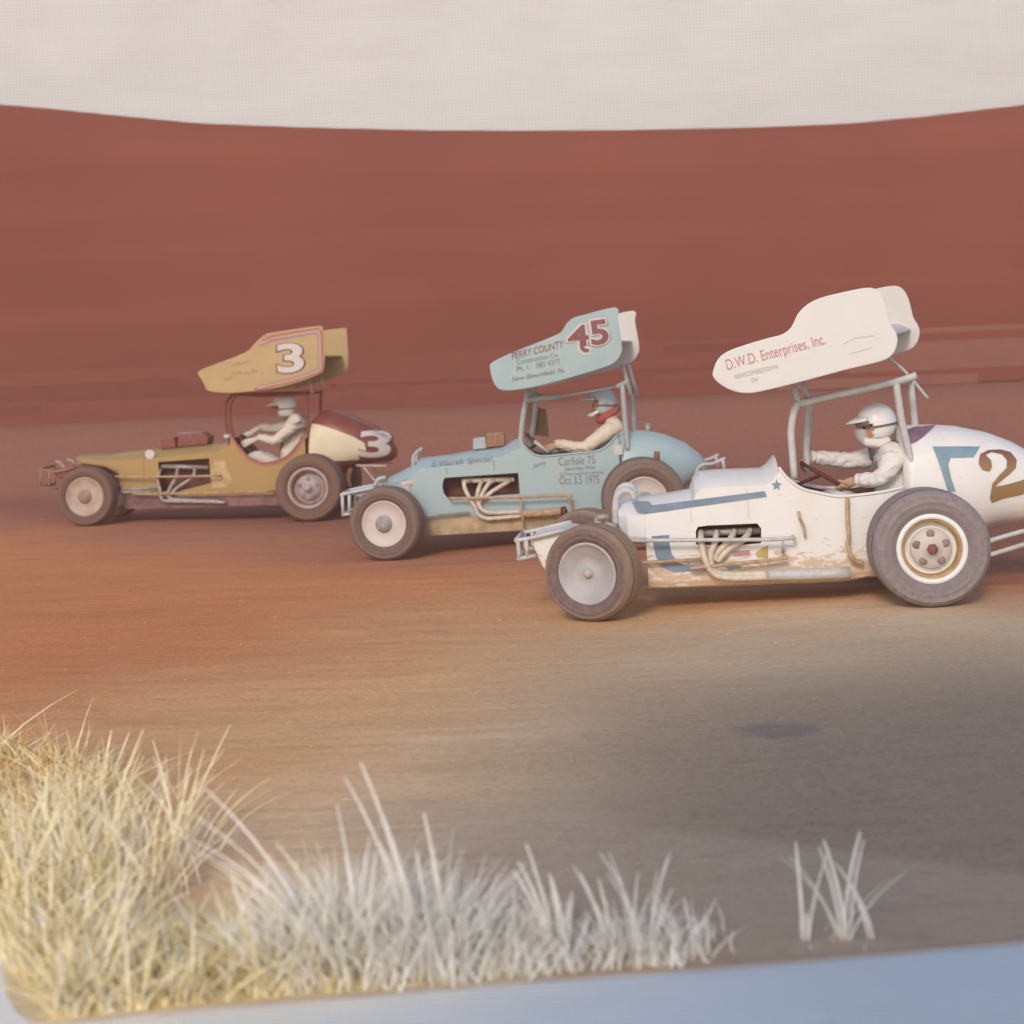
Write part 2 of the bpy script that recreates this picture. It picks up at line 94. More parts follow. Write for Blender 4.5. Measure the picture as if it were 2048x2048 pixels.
  'tubes': {"front_cage": [[0.9409, 0.3, 0.9395], [0.9726, 0.3, 1.1417], [0.9601, 0.3, 1.3054], [0.8739, 0.3, 1.4148]], "front_cage_far": [[1.0262, -0.3, 0.9159], [1.0589, -0.3, 1.1249], [1.0461, -0.3, 1.2941], [0.9648, -0.3, 1.4074]], "top_rail": [[0.8739, 0.3, 1.4148], [0.4984, 0.3, 1.3892], [0.0326, 0.3, 1.3982]], "rear_cage": [[0.0326, 0.3, 1.3982], [0.0445, 0.3, 1.2498], [0.0402, 0.3, 1.0414]], "rear_cage_far": [[-0.0385, -0.2, 1.4033], [-0.0267, -0.2, 1.2661], [-0.0231, -0.2, 1.1439]], "strut1": [[0.0205, 0.3, 1.554], [-0.0272, 0.3, 1.3935]], "strut2": [[-0.046, -0.1, 1.5871], [-0.0867, -0.1, 1.4111]], "rail": [[2.2006, 0.44, 0.5307], [1.7739, 0.46, 0.518], [1.025, 0.46, 0.509]], "rail2": [[2.0108, 0.44, 0.3298], [1.3298, 0.46, 0.3245], [0.4336, 0.46, 0.3239]], "rod": [[2.151, 0.42, 0.3763], [1.7135, 0.42, 0.3979]], "header1": [[1.7255, 0.3, 0.5985], [1.7314, 0.4, 0.486], [1.7064, 0.42, 0.3829], [1.6801, 0.42, 0.256], [1.5679, 0.42, 0.2383], [1.193, 0.42, 0.2215], [0.9686, 0.42, 0.2084]], "header2": [[1.5289, 0.3, 0.5934], [1.5279, 0.4, 0.4957], [1.5964, 0.41, 0.3793], [1.6141, 0.41, 0.2906], [1.495, 0.41, 0.2505], [1.0454, 0.41, 0.2244]], "header3": [[1.3325, 0.3, 0.5882], [1.3399, 0.4, 0.4982], [1.5213, 0.41, 0.3774], [1.5991, 0.41, 0.2902]], "valve_cover": [[1.7102, 0.27, 0.6232], [1.4455, 0.27, 0.6072], [1.2037, 0.27, 0.5949]], "bump_top": [[3.1334, 0.25, 0.6322], [2.974, 0.25, 0.5904], [2.7128, 0.25, 0.6362]], "bump_bot": [[3.1321, 0.25, 0.4214], [2.9032, 0.25, 0.4005]], "bump_v1": [[3.1105, 0.25, 0.6316], [3.1321, 0.25, 0.4214]], "bump_v2": [[3.012, 0.25, 0.5989], [3.0176, 0.25, 0.411]], "hoop": [[2.8451, 0.2, 0.6064], [2.8964, 0.2, 0.6831], [2.957, 0.2, 0.7074]], "rbump1": [[-0.4939, 0.28, 0.5754], [-0.6732, 0.28, 0.5677], [-0.8374, 0.28, 0.5604]], "rbump2": [[-0.5756, 0.28, 0.5554], [-0.6404, 0.28, 0.472], [-0.698, 0.28, 0.3962]], "rear_shock": [[-0.4306, 0.4, 0.3377], [-0.4188, 0.4, 0.4414], [-0.4518, 0.4, 0.5514]], "swheel": [[0.8354, 0, 0.9009], [0.718, 0, 0.731]], "mirror": [[0.9814, 0.32, 0.9414], [0.9137, 0.32, 0.9396]]},
  'boxes': {"injector": [[1.7555, 0.9222], [1.6019, 0.9422], [1.5901, 0.8241], [1.7741, 0.8139]], "scoop": [[1.555, 0.9742], [1.2795, 0.9893], [1.2048, 0.9345], [1.2225, 0.8519], [1.5744, 0.8387]]},
  'nosepanel': [[2.9915, 0.58], [2.7275, 0.6938], [2.3926, 0.6397], [2.3957, 0.5344], [2.733, 0.513], [2.9172, 0.5027]],
  'person': {"helm": [0.3585, 0, 1.2513], "helm_r": 0.1198, "peak": [0.535, 0, 1.3289], "shoulderN": [0.1717, 0.17, 1.0703], "elbowN": [0.4248, 0.22, 0.8696], "handN": [0.6636, 0.12, 0.9241], "shoulderF": [0.2628, -0.15, 1.0618], "elbowF": [0.4903, -0.2, 0.9975], "handF": [0.7196, -0.12, 1.0266], "neck": [0.2618, 0, 1.1653], "pelvis": [0.2801, 0, 0.5528], "knee": [0.6573, 0, 0.7142]}},
 'ground_edge': [[2.044, 4.284], [1.625, 4.241], [1.278, 4.201], [0.809, 4.146], [0.415, 4.105], [-0.022, 4.078], [-0.351, 4.039], [-0.821, 3.989], [-1.027, 3.962], [-1.168, 3.934], [-1.21, 3.93], [-1.26, 3.953], [-1.32, 4.028], [-1.376, 4.141], [-1.424, 4.267], [-1.516, 4.54], [-1.635, 4.899]],
 'sky_edge': [[-18.924, 9.203], [-14.963, 8.229], [-11.988, 7.599], [-10.0, 7.282], [-9.004, 7.158], [-7.512, 6.943], [-6.019, 6.738], [-4.024, 6.58], [-1.529, 6.421], [0.469, 6.334], [2.968, 6.255], [5.469, 6.216], [6.97, 6.22], [8.475, 6.295], [10.464, 6.448], [12.494, 6.65], [15.011, 6.97], [19.04, 7.545]]}

# ------------------------------------------------------------------ materials
def nodes_of(name):
    m = bpy.data.materials.new(name)
    m.use_nodes = True
    return m, m.node_tree, m.node_tree.nodes['Principled BSDF']

def rgba(c): return (c[0], c[1], c[2], 1.0)

def mathn(nt, op, a, b=None, c=None, clamp=False):
    n = nt.nodes.new('ShaderNodeMath'); n.operation = op; n.use_clamp = clamp
    for i, v in enumerate((a, b, c)):
        if v is None: continue
        if hasattr(v, 'node'): nt.links.new(v, n.inputs[i])
        else: n.inputs[i].default_value = v
    return n.outputs[0]

def mixc(nt, f, a, b, mode='MIX'):
    n = nt.nodes.new('ShaderNodeMix'); n.data_type = 'RGBA'; n.blend_type = mode
    for i, v in ((0, f), (6, a), (7, b)):
        if hasattr(v, 'node'): nt.links.new(v, n.inputs[i])
        else: n.inputs[i].default_value = v if i == 0 else rgba(v)
    return n.outputs[2]

def noise(nt, vec, scale, detail=4, rough=.55, dist=0.0):
    n = nt.nodes.new('ShaderNodeTexNoise')
    n.inputs['Scale'].default_value = scale; n.inputs['Detail'].default_value = detail
    n.inputs['Roughness'].default_value = rough; n.inputs['Distortion'].default_value = dist
    if vec is not None: nt.links.new(vec, n.inputs['Vector'])
    return n.outputs['Fac']

def mapped(nt, vec, scale=(1, 1, 1), rot=(0, 0, 0)):
    n = nt.nodes.new('ShaderNodeMapping')
    n.inputs['Scale'].default_value = scale; n.inputs['Rotation'].default_value = rot
    nt.links.new(vec, n.inputs['Vector'])
    return n.outputs['Vector']

def ramp(nt, v, lo, hi, smooth=True):
    n = nt.nodes.new('ShaderNodeMapRange')
    n.interpolation_type = 'SMOOTHSTEP' if smooth else 'LINEAR'
    n.inputs['From Min'].default_value = lo; n.inputs['From Max'].default_value = hi
    nt.links.new(v, n.inputs['Value'])
    return n.outputs['Result']

def bump(nt, p, h, strength=.3, dist=.01):
    n = nt.nodes.new('ShaderNodeBump')
    n.inputs['Strength'].default_value = strength; n.inputs['Distance'].default_value = dist
    nt.links.new(h, n.inputs['Height']); nt.links.new(n.outputs['Normal'], p.inputs['Normal'])

def texco(nt, what='Object'):
    return nt.nodes.new('ShaderNodeTexCoord').outputs[what]

MATS = {}
def plain(name, col, rough=.55, metal=0.0, var=.16, scale=14.0, dark=None, spec=.35):
    if name in MATS: return MATS[name]
    col = tuple(c * .86 for c in col)
    m, nt, p = nodes_of(name)
    v = texco(nt)
    f = ramp(nt, noise(nt, v, scale), .3, .75)
    d = dark or tuple(c * (1 - 2 * var) for c in col)
    nt.links.new(mixc(nt, f, col, d), p.inputs['Base Color'])
    p.inputs['Roughness'].default_value = rough; p.inputs['Metallic'].default_value = metal
    p.inputs['Specular IOR Level'].default_value = spec
    bump(nt, p, noise(nt, v, scale * 5, 3), .15, .004)
    MATS[name] = m
    return m

def suit(name, col):
    m, nt, p = nodes_of(name)
    v = texco(nt)
    fold = noise(nt, mapped(nt, v, (1.0, .6, 1.7), (0, R(35), 0)), 13.0, 4, .55, 1.4)
    fine = noise(nt, v, 60.0, 3)
    c = mixc(nt, ramp(nt, fold, .35, .7), tuple(q * .93 for q in col), col)
    nt.links.new(c, p.inputs['Base Color'])
    p.inputs['Roughness'].default_value = .85; p.inputs['Specular IOR Level'].default_value = .2
    bump(nt, p, mathn(nt, 'MULTIPLY_ADD', fine, .08, fold), .6, .025)
    MATS[name] = m
    return m

def paint(name, col, mud, level, amount=.5, rough=.30):
    """car paint with dust on it and mud thrown up from the wheels, in splashes low on the panels"""
    if name in MATS: return MATS[name]
    m, nt, p = nodes_of(name)
    v = texco(nt)
    sep = nt.nodes.new('ShaderNodeSeparateXYZ'); nt.links.new(v, sep.inputs[0])
    dust = ramp(nt, noise(nt, v, 5.0, 6, .6), .42, .8)
    c1 = mixc(nt, mathn(nt, 'MULTIPLY', dust, .30), col, tuple(.5 * a + .5 * b for a, b in zip(col, mud)))
    fine = noise(nt, mapped(nt, v, (1.0, 1.0, 2.2)), 11.0, 8, .68, .6)
    up = ramp(nt, sep.outputs[2], level + .16, level - .12)
    spl = ramp(nt, mathn(nt, 'ADD', fine, mathn(nt, 'MULTIPLY', up, .26)), .60, .74)
    c2 = mixc(nt, mathn(nt, 'MULTIPLY', spl, amount), c1, mud)
    spk = ramp(nt, noise(nt, v, 46.0, 5, .7), .63, .72)
    c2 = mixc(nt, mathn(nt, 'MULTIPLY', spk, .42), c2, tuple(.8 * q for q in mud))
    nt.links.new(c2, p.inputs['Base Color'])
    nt.links.new(mathn(nt, 'MULTIPLY_ADD', spl, .35, rough), p.inputs['Roughness'])
    p.inputs['Specular IOR Level'].default_value = .4
    bump(nt, p, noise(nt, v, 60.0, 4), .12, .003)
    MATS[name] = m
    return m

MUD = (.50, .30, .155)
M_WHITE = paint('white_paint', (.73, .715, .705), (.54, .36, .21), .30, .8)
M_BLUE = paint('pale_blue_paint', (.335, .450, .475), (.52, .39, .26), .20, .55)
M_GOLD = paint('gold_paint', (.365, .240, .090), (.36, .18, .085), .30, .75)
M_MAROON = paint('maroon_paint', (.19, .052, .040), (.34, .13, .07), .2, .3)
M_WINGW = plain('white_wing_sheet', (.78, .755, .735), .45, 0, .03, 3.0)
M_WINGB = plain('blue_wing_sheet', (.405, .535, .555), .45, 0, .05, 3.0)
M_WINGG = plain('gold_wing_sheet', (.52, .375, .18), .45, 0, .06, 3.0)
M_CREAM = plain('cream_paint', (.80, .70, .50), .45, 0, .06, 4.0)
M_SHEETW = plain('far_sheet', (.72, .67, .64), .45, 0, .03, 3.0)
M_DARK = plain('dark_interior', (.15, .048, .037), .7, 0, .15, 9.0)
M_TUBEB = plain('pale_blue_tube', (.46, .50, .515), .4, 0, .10, 16.0)
M_TUBEW = plain('white_tube', (.62, .615, .61), .4, 0, .10, 16.0)
M_TUBEM = plain('maroon_tube', (.25, .075, .06), .5, 0, .12, 16.0)
M_TUBET = plain('tan_muddy_tube', (.60, .41, .25), .6, 0, .20, 22.0)
M_CREAMT = plain('cream_header', (.76, .655, .53), .5, 0, .14, 18.0)
M_STEEL = plain('dull_steel', (.50, .45, .42), .45, .1, .2, 18.0)
M_RUST = plain('rusty_steel', (.33, .155, .085), .7, 0, .25, 22.0)
M_INK = plain('faded_ink', (.27, .245, .24), .7, 0, .12, 40.0)
M_GREYINK = plain('faint_ink', (.55, .50, .52), .7, 0, .05, 40.0)
M_SCRIB = plain('worn_outline_ink', (.68, .63, .60), .7, 0, .04, 40.0)
M_RED = plain('faded_red', (.66, .33, .32), .6, 0, .14, 50.0)
M_MAROONINK = plain('maroon_ink', (.27, .10, .10), .6, 0, .1, 30.0)
M_SMUDGE = plain('smudged_ink', (.43, .30, .17), .7, 0, .12, 40.0)
M_NUM = plain('white_numeral', (.68, .62, .60), .5, 0, .04, 20.0)
M_STRIPE = plain('slate_blue_stripe', (.235, .315, .43), .5, 0, .12, 9.0)
M_TEAL = plain('teal_stripe', (.22, .35, .43), .5, 0, .10, 9.0)
M_PURPLE = plain('purple_patch', (.28, .16, .24), .6, 0, .16, 9.0)
M_PLUM = plain('plum_belly', (.30, .155, .155), .6, 0, .25, 12.0)
M_PINK = plain('pink_sticker', (.55, .30, .35), .5, 0, .1, 30.0)
M_BANDP = plain('mauve_band', (.37, .245, .255), .5, 0, .06, 20.0)
M_BANDR = plain('red_band', (.46, .16, .13), .5, 0, .08, 20.0)
M_BANDK = plain('pink_band', (.60, .40, .33), .5, 0, .06, 20.0)
M_BELLY = plain('tan_belly', (.58, .435, .265), .7, 0, .22, 9.0)
M_SUITW = suit('white_race_suit', (.74, .71, .70))
M_SUITC = suit('cream_race_suit', (.70, .60, .50))
M_SUITG = suit('grey_white_race_suit', (.66, .60, .52))
M_SKIN = plain('skin', (.52, .29, .17), .6, 0, .08, 12.0)
M_GLOVE = plain('tan_glove', (.57, .36, .225), .8, 0, .1, 14.0)
M_HELW = plain('white_helmet', (.92, .91, .91), .3, 0, .04, 6.0)
M_HELB = plain('silver_helmet', (.54, .64, .72), .3, 0, .08, 6.0)
M_SCARF = plain('red_scarf', (.48, .12, .11), .8, 0, .14, 14.0)
M_STRAP = plain('dark_strap', (.22, .16, .16), .7, 0, .1, 20.0)
M_BANDANA = plain('grey_bandana', (.52, .48, .49), .8, 0, .08, 14.0)
M_AMBER = plain('amber_screen', (.34, .165, .10), .35, 0, .1, 9.0)
M_EYE = plain('dark_eye', (.05, .03, .03), .4, 0, .1, 20.0)

def tyre_mat(name, a, b, c):
    m, nt, p = nodes_of(name)
    v = texco(nt)
    sep = nt.nodes.new('ShaderNodeSeparateXYZ'); nt.links.new(v, sep.inputs[0])
    r = mathn(nt, 'SQRT', mathn(nt, 'ADD', mathn(nt, 'MULTIPLY', sep.outputs[0], sep.outputs[0]), mathn(nt, 'MULTIPLY', sep.outputs[2], sep.outputs[2])))
    wob = mathn(nt, 'ADD', r, mathn(nt, 'MULTIPLY_ADD', noise(nt, v, 9.0, 5), .05, -.025))
    band = mathn(nt, 'MULTIPLY', ramp(nt, wob, .255, .30), 1.0)
    dusty = ramp(nt, noise(nt, v, 24.0, 7, .7), .38, .66)
    c1 = mixc(nt, band, a, b)
    nt.links.new(mixc(nt, mathn(nt, 'MULTIPLY', dusty, .75), c1, c), p.inputs['Base Color'])
    p.inputs['Roughness'].default_value = .85
    p.inputs['Specular IOR Level'].default_value = .2
    bump(nt, p, noise(nt, v, 70.0, 4), .4, .006)
    return m
TY_WF = tyre_mat('dusty_tyre_brown', (.15, .105, .105), (.30, .215, .145), (.22, .155, .13))
TY_WR = tyre_mat('dusty_tyre_mauve', (.245, .205, .21), (.29, .24, .235), (.20, .165, .17))
TY_B = tyre_mat('dusty_tyre_red', (.145, .098, .09), (.215, .16, .125), (.18, .125, .108))
TY_G = tyre_mat('dusty_tyre_maroon', (.14, .082, .068), (.19, .118, .09), (.17, .10, .08))

def numeral_mat():
    m, nt, p = nodes_of('faded_two_tone_numeral')
    v = texco(nt)
    sep = nt.nodes.new('ShaderNodeSeparateXYZ'); nt.links.new(v, sep.inputs[0])
    f = ramp(nt, mathn(nt, 'ADD', sep.outputs[2], mathn(nt, 'MULTIPLY_ADD', noise(nt, v, 6.0), .1, -.05)), .92, .76)
    nt.links.new(mixc(nt, f, (.20, .062, .046), (.27, .155, .065)), p.inputs['Base Color'])
    p.inputs['Roughness'].default_value = .5
    return m
M_TWO = numeral_mat()

def dirt_mat():
    m, nt, p = nodes_of('clay_track')
    geo = nt.nodes.new('ShaderNodeNewGeometry').outputs['Position']
    sep = nt.nodes.new('ShaderNodeSeparateXYZ'); nt.links.new(geo, sep.inputs[0])
    X, Y = sep.outputs[0], sep.outputs[1]
    big = noise(nt, geo, .35, 4)
    st = noise(nt, mapped(nt, geo, (.42, 2.3, 1), (0, 0, R(-5))), 1.7, 10, .62, .9)       # grooves swept along the racing line
    st2 = noise(nt, mapped(nt, geo, (.75, 4.2, 1), (0, 0, R(12))), 2.3, 9, .66, 1.1)
    grit = noise(nt, geo, 85.0, 5, .7)
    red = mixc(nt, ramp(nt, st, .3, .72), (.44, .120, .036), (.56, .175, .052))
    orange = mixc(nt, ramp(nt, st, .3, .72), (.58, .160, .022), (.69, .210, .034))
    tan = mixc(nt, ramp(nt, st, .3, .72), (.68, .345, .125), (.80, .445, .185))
    glow_mask = mathn(nt, 'ADD', mathn(nt, 'MULTIPLY_ADD', X, .30, .9), mathn(nt, 'MULTIPLY_ADD', Y, -.16, mathn(nt, 'MULTIPLY', big, 1.0)))
    ochre = mixc(nt, ramp(nt, glow_mask, -.95, .05), orange, tan)  # warm glow put into the soil colour: orange at left, tan to cream nearer
    ochre = mixc(nt, ramp(nt, glow_mask, -.10, .65), ochre, mixc(nt, ramp(nt, st, .3, .72), (.88, .63, .36), (.96, .74, .48)))
    wobY = mathn(nt, 'ADD', Y, mathn(nt, 'MULTIPLY_ADD', big, 3.0, -1.5))
    slant = mathn(nt, 'MULTIPLY_ADD', X, .85, wobY)
    c = mixc(nt, ramp(nt, slant, 10.8, 13.6), ochre, red)
    c = mixc(nt, ramp(nt, slant, 12.6, 16.2), c, mixc(nt, ramp(nt, st, .3, .72), (.215, .034, .007), (.25, .045, .011)))  # far ground dimmed to dark red, light falloff and shadow in the colour
    # shade over the near right ground, put into the soil colour as grey
    grey = mixc(nt, ramp(nt, st2, .3, .7), (.42, .28, .160), (.56, .375, .225))
    wobX = mathn(nt, 'ADD', X, mathn(nt, 'MULTIPLY_ADD', noise(nt, mapped(nt, geo, (.5, 1.1, 1)), 1.1, 5), 1.0, -.5))
    shade_mask = mathn(nt, 'MULTIPLY', ramp(nt, wobX, -.75, .75), ramp(nt, wobY, 11.2, 6.4))
    c = mixc(nt, shade_mask, c, grey)
    # the paler apron beside the grass, its edge slanting across
    edge = mathn(nt, 'ADD', mathn(nt, 'MULTIPLY_ADD', X, .62, -5.72), mathn(nt, 'MULTIPLY_ADD', big, .3, Y))
    apron = mathn(nt, 'MULTIPLY', ramp(nt, edge, .10, -.06), ramp(nt, wobX, -.7, -.1))
    c = mixc(nt, mathn(nt, 'MULTIPLY', apron, .8), c, (.66, .455, .29))
    straw = mixc(nt, ramp(nt, grit, .3, .7), (.70, .54, .26), (.84, .74, .52))
    sx = mathn(nt, 'ADD', mathn(nt, 'MULTIPLY_ADD', X, .55, Y), mathn(nt, 'MULTIPLY', noise(nt, geo, 4.5, 5), .7))
    c = mixc(nt, mathn(nt, 'MULTIPLY', ramp(nt, sx, 4.62, 4.38), ramp(nt, wobX, .45, -.15)), c, straw)
    # oil spot
    dx = mathn(nt, 'DIVIDE', mathn(nt, 'SUBTRACT', X, 1.03), .19); dy = mathn(nt, 'DIVIDE', mathn(nt, 'SUBTRACT', Y, 6.62), .16)
    d2 = mathn(nt, 'ADD', mathn(nt, 'MULTIPLY', dx, dx), mathn(nt, 'MULTIPLY', dy, dy))
    spot = ramp(nt, mathn(nt, 'ADD', d2, mathn(nt, 'MULTIPLY_ADD', noise(nt, mapped(nt, geo, (5, 9, 1)), 2.5, 5), 2.4, -1.2)), 1.15, .25)
    c = mixc(nt, mathn(nt, 'MULTIPLY', spot, .62), c, (.20, .175, .15))
    c = mixc(nt, mathn(nt, 'MULTIPLY', ramp(nt, st2, .45, .75), .30), c, (.30, .17, .10), 'MULTIPLY')
    c = mixc(nt, ramp(nt, grit, .25, .8), c, mixc(nt, .30, c, (.9, .8, .7)))
    crumb = noise(nt, mapped(nt, geo, (1, 1.6, 1)), 21.0, 8, .72)
    c = mixc(nt, mathn(nt, 'MULTIPLY', ramp(nt, crumb, .46, .62), .30), c, (.62, .50, .40), 'MULTIPLY')
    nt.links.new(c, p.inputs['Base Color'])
    p.inputs['Roughness'].default_value = .93
    p.inputs['Specular IOR Level'].default_value = .04
    h = mathn(nt, 'ADD', mathn(nt, 'MULTIPLY', st, .6), mathn(nt, 'ADD', mathn(nt, 'MULTIPLY_ADD', grit, .14, mathn(nt, 'MULTIPLY', crumb, .30)), mathn(nt, 'MULTIPLY', st2, .4)))
    bump(nt, p, h, .42, .06)
    return m

def sky_mat():
    m, nt, p = nodes_of('dusk_backdrop')
    v = texco(nt)
    g = noise(nt, v, 55.0, 3, .7)
    b = noise(nt, v, .18, 3)
    st = noise(nt, mapped(nt, v, (.05, 1, 1.6)), 1.3, 5)
    c = mixc(nt, ramp(nt, b, .3, .7), (.205, .056, .040), (.168, .042, .032))
    c = mixc(nt, mathn(nt, 'MULTIPLY', ramp(nt, st, .4, .7), .35), c, (.25, .078, .055))
    c = mixc(nt, mathn(nt, 'MULTIPLY', ramp(nt, g, .3, .75), .40), c, (.285, .098, .072))
    nt.links.new(c, p.inputs['Base Color'])
    p.inputs['Roughness'].default_value = .9
    p.inputs['Specular IOR Level'].default_value = .1
    return m

def linen_mat(name, freq, depth, col, ys=1.0):
    m, nt, p = nodes_of(name)
    v = mapped(nt, texco(nt), (1, ys, 1))
    def wave(axis):
        n = nt.nodes.new('ShaderNodeTexWave'); n.wave_type = 'BANDS'; n.bands_direction = axis
        n.inputs['Scale'].default_value = freq; n.inputs['Distortion'].default_value = .6
        n.inputs['Detail'].default_value = 2.0; n.inputs['Detail Scale'].default_value = .25
        nt.links.new(v, n.inputs['Vector'])
        return n.outputs['Fac']
    a, b = wave('X'), wave('Y')
    weave = mathn(nt, 'MULTIPLY', a, b)
    slub = noise(nt, mapped(nt, v, (.25, 1, 1)), freq * .35, 5, .65)
    f = mathn(nt, 'MULTIPLY_ADD', slub, .35, mathn(nt, 'MULTIPLY', weave, .8))
    lo = tuple(c * (1 - depth) for c in col)
    nt.links.new(mixc(nt, ramp(nt, f, .05, .75), lo, col), p.inputs['Base Color'])
    p.inputs['Roughness'].default_value = .95
    p.inputs['Specular IOR Level'].default_value = .1
    bump(nt, p, weave, .5, .2 / freq)
    return m

# ------------------------------------------------------------------ mesh helpers
def link(name, me, mat=None, parent=None):
    o = bpy.data.objects.new(name, me)
    COL.objects.link(o)
    if mat is not None and me is not None:
        for x in (mat if isinstance(mat, (list, tuple)) else [mat]): me.materials.append(x)
    if parent is not None: o.parent = parent
    return o

def tag(o, label=None, cat=None, group=None, kind=None):
    if label: o['label'] = label
    if cat: o['category'] = cat
    if group: o['group'] = group
    if kind: o['kind'] = kind
    return o

class MB:
    def __init__(s): s.v = []; s.f = []; s.mi = []; s.sm = []
    def add(s, verts, faces, mi=0, smooth=True):
        b = len(s.v); s.v += [tuple(v) for v in verts]
        for f in faces:
            s.f.append(tuple(b + i for i in f)); s.mi.append(mi); s.sm.append(smooth)
    def tube(s, pts, r, seg=10, sub=6, mi=0, r2=None, caps=True):
        P = [Vector(p) for p in pts]
        if len(P) > 2 and sub > 1:
            Q = []
            for i in range(len(P) - 1):
                p0 = P[i - 1] if i > 0 else P[i] * 2 - P[i + 1]
                p3 = P[i + 2] if i + 2 < len(P) else P[i + 1] * 2 - P[i]
                for k in range(sub):
                    t = k / sub
                    Q.append(.5 * ((2 * P[i]) + (-p0 + P[i + 1]) * t + (2 * p0 - 5 * P[i] + 4 * P[i + 1] - p3) * t * t + (-p0 + 3 * P[i] - 3 * P[i + 1] + p3) * t ** 3))
            Q.append(P[-1]); P = Q
        n = len(P); vs = []; prev = None
        for i in range(n):
            d = (P[min(i + 1, n - 1)] - P[max(i - 1, 0)]).normalized()
            if prev is None:
                a = Vector((0, 0, 1)) if abs(d.z) < .9 else Vector((1, 0, 0))
                u = d.cross(a).normalized()
            else:
                u = (prev - d * prev.dot(d)).normalized()
            prev = u; w = d.cross(u)
            rr = r if r2 is None else r + (r2 - r) * i / max(1, n - 1)
            for k in range(seg):
                a = 2 * math.pi * k / seg
                vs.append(P[i] + (u * math.cos(a) + w * math.sin(a)) * rr)
        fs = [(i * seg + k, i * seg + (k + 1) % seg, (i + 1) * seg + (k + 1) % seg, (i + 1) * seg + k) for i in range(n - 1) for k in range(seg)]
        if caps:
            fs.append(tuple(range(seg))[::-1]); fs.append(tuple((n - 1) * seg + k for k in range(seg)))
        s.add(vs, fs, mi)
    def lathe(s, prof, seg=40, mi=0, c=(0, 0, 0), close=False):
        """revolve (y, r) about the y axis"""
        n = len(prof); vs = []
        for k in range(seg):
            a = 2 * math.pi * k / seg
            for y, r in prof: vs.append((c[0] + r * math.cos(a), c[1] + y, c[2] + r * math.sin(a)))
        fs = []
        for k in range(seg):
            k2 = (k + 1) % seg
            for j in range(n if close else n - 1):
                j2 = (j + 1) % n
                fs.append((k * n + j, k * n + j2, k2 * n + j2, k2 * n + j))
        s.add(vs, fs, mi)
    def prism(s, poly, y0, y1, mi=0, off=(0, 0)):
        n = len(poly)
        vs = [(x, y0, z) for x, z in poly] + [(x + off[0], y1, z + off[1]) for x, z in poly]
        fs = [tuple(range(n)), tuple(range(2 * n - 1, n - 1, -1))] + [(i, (i + 1) % n, n + (i + 1) % n, n + i) for i in range(n)]
        s.add(vs, fs, mi, False)
    def box(s, lo, hi, mi=0):
        x0, y0, z0 = lo; x1, y1, z1 = hi
        vs = [(x0, y0, z0), (x1, y0, z0), (x1, y1, z0), (x0, y1, z0), (x0, y0, z1), (x1, y0, z1), (x1, y1, z1), (x0, y1, z1)]
        s.add(vs, [(0, 3, 2, 1), (4, 5, 6, 7), (0, 1, 5, 4), (1, 2, 6, 5), (2, 3, 7, 6), (3, 0, 4, 7)], mi, False)
    def mesh(s, name, fixn=True, weld=False):
        me = bpy.data.meshes.new(name)
        me.from_pydata(s.v, [], s.f)
        me.polygons.foreach_set('material_index', s.mi)
        me.polygons.foreach_set('use_smooth', s.sm)
        if fixn or weld:
            bm = bmesh.new(); bm.from_mesh(me)
            if weld: bmesh.ops.remove_doubles(bm, verts=bm.verts, dist=1e-5)
            bmesh.ops.recalc_face_normals(bm, faces=bm.faces)
            bm.to_mesh(me); bm.free()
        me.update()
        return me
    def build(s, name, mat, parent=None, bevel=0, **k):
        o = link(name, s.mesh(name, **k), mat, parent)
        if bevel:
            b = o.modifiers.new('bevel', 'BEVEL'); b.width = bevel; b.segments = 3; b.limit_method = 'ANGLE'; b.angle_limit = R(35)
        return o

def bake(o):
    """apply an object's modifiers"""
    bpy.context.view_layer.update()
    dg = bpy.context.evaluated_depsgraph_get()
    me = bpy.data.meshes.new_from_object(o.evaluated_get(dg))
    o.modifiers.clear(); old = o.data; o.data = me
    return o

def smooth_closed(poly, k=3):
    """round the corners of a closed outline a little (Catmull-Rom)"""
    n = len(poly); out = []
    P = [Vector(p) for p in poly]
    for i in range(n):
        p0, p1, p2, p3 = P[i - 1], P[i], P[(i + 1) % n], P[(i + 2) % n]
        for j in range(k):
            t = j / k
            q = .5 * ((2 * p1) + (p2 - p0) * t + (2 * p0 - 5 * p1 + 4 * p2 - p3) * t * t + (-p0 + 3 * p1 - 3 * p2 + p3) * t ** 3)
            out.append((q.x, q.y))
    return out

def open_smooth(p, k=5):
    P = [Vector(q) for q in p]; out = []
    for i in range(len(P) - 1):
        p0 = P[i - 1] if i else P[i] * 2 - P[i + 1]; p3 = P[i + 2] if i + 2 < len(P) else P[i + 1] * 2 - P[i]
        for j in range(k):
            t = j / k
            out.append(tuple(.5 * ((2 * P[i]) + (P[i + 1] - p0) * t + (2 * p0 - 5 * P[i] + 4 * P[i + 1] - p3) * t * t + (-p0 + 3 * P[i] - 3 * P[i + 1] + p3) * t ** 3)))
    return out + [tuple(P[-1])]

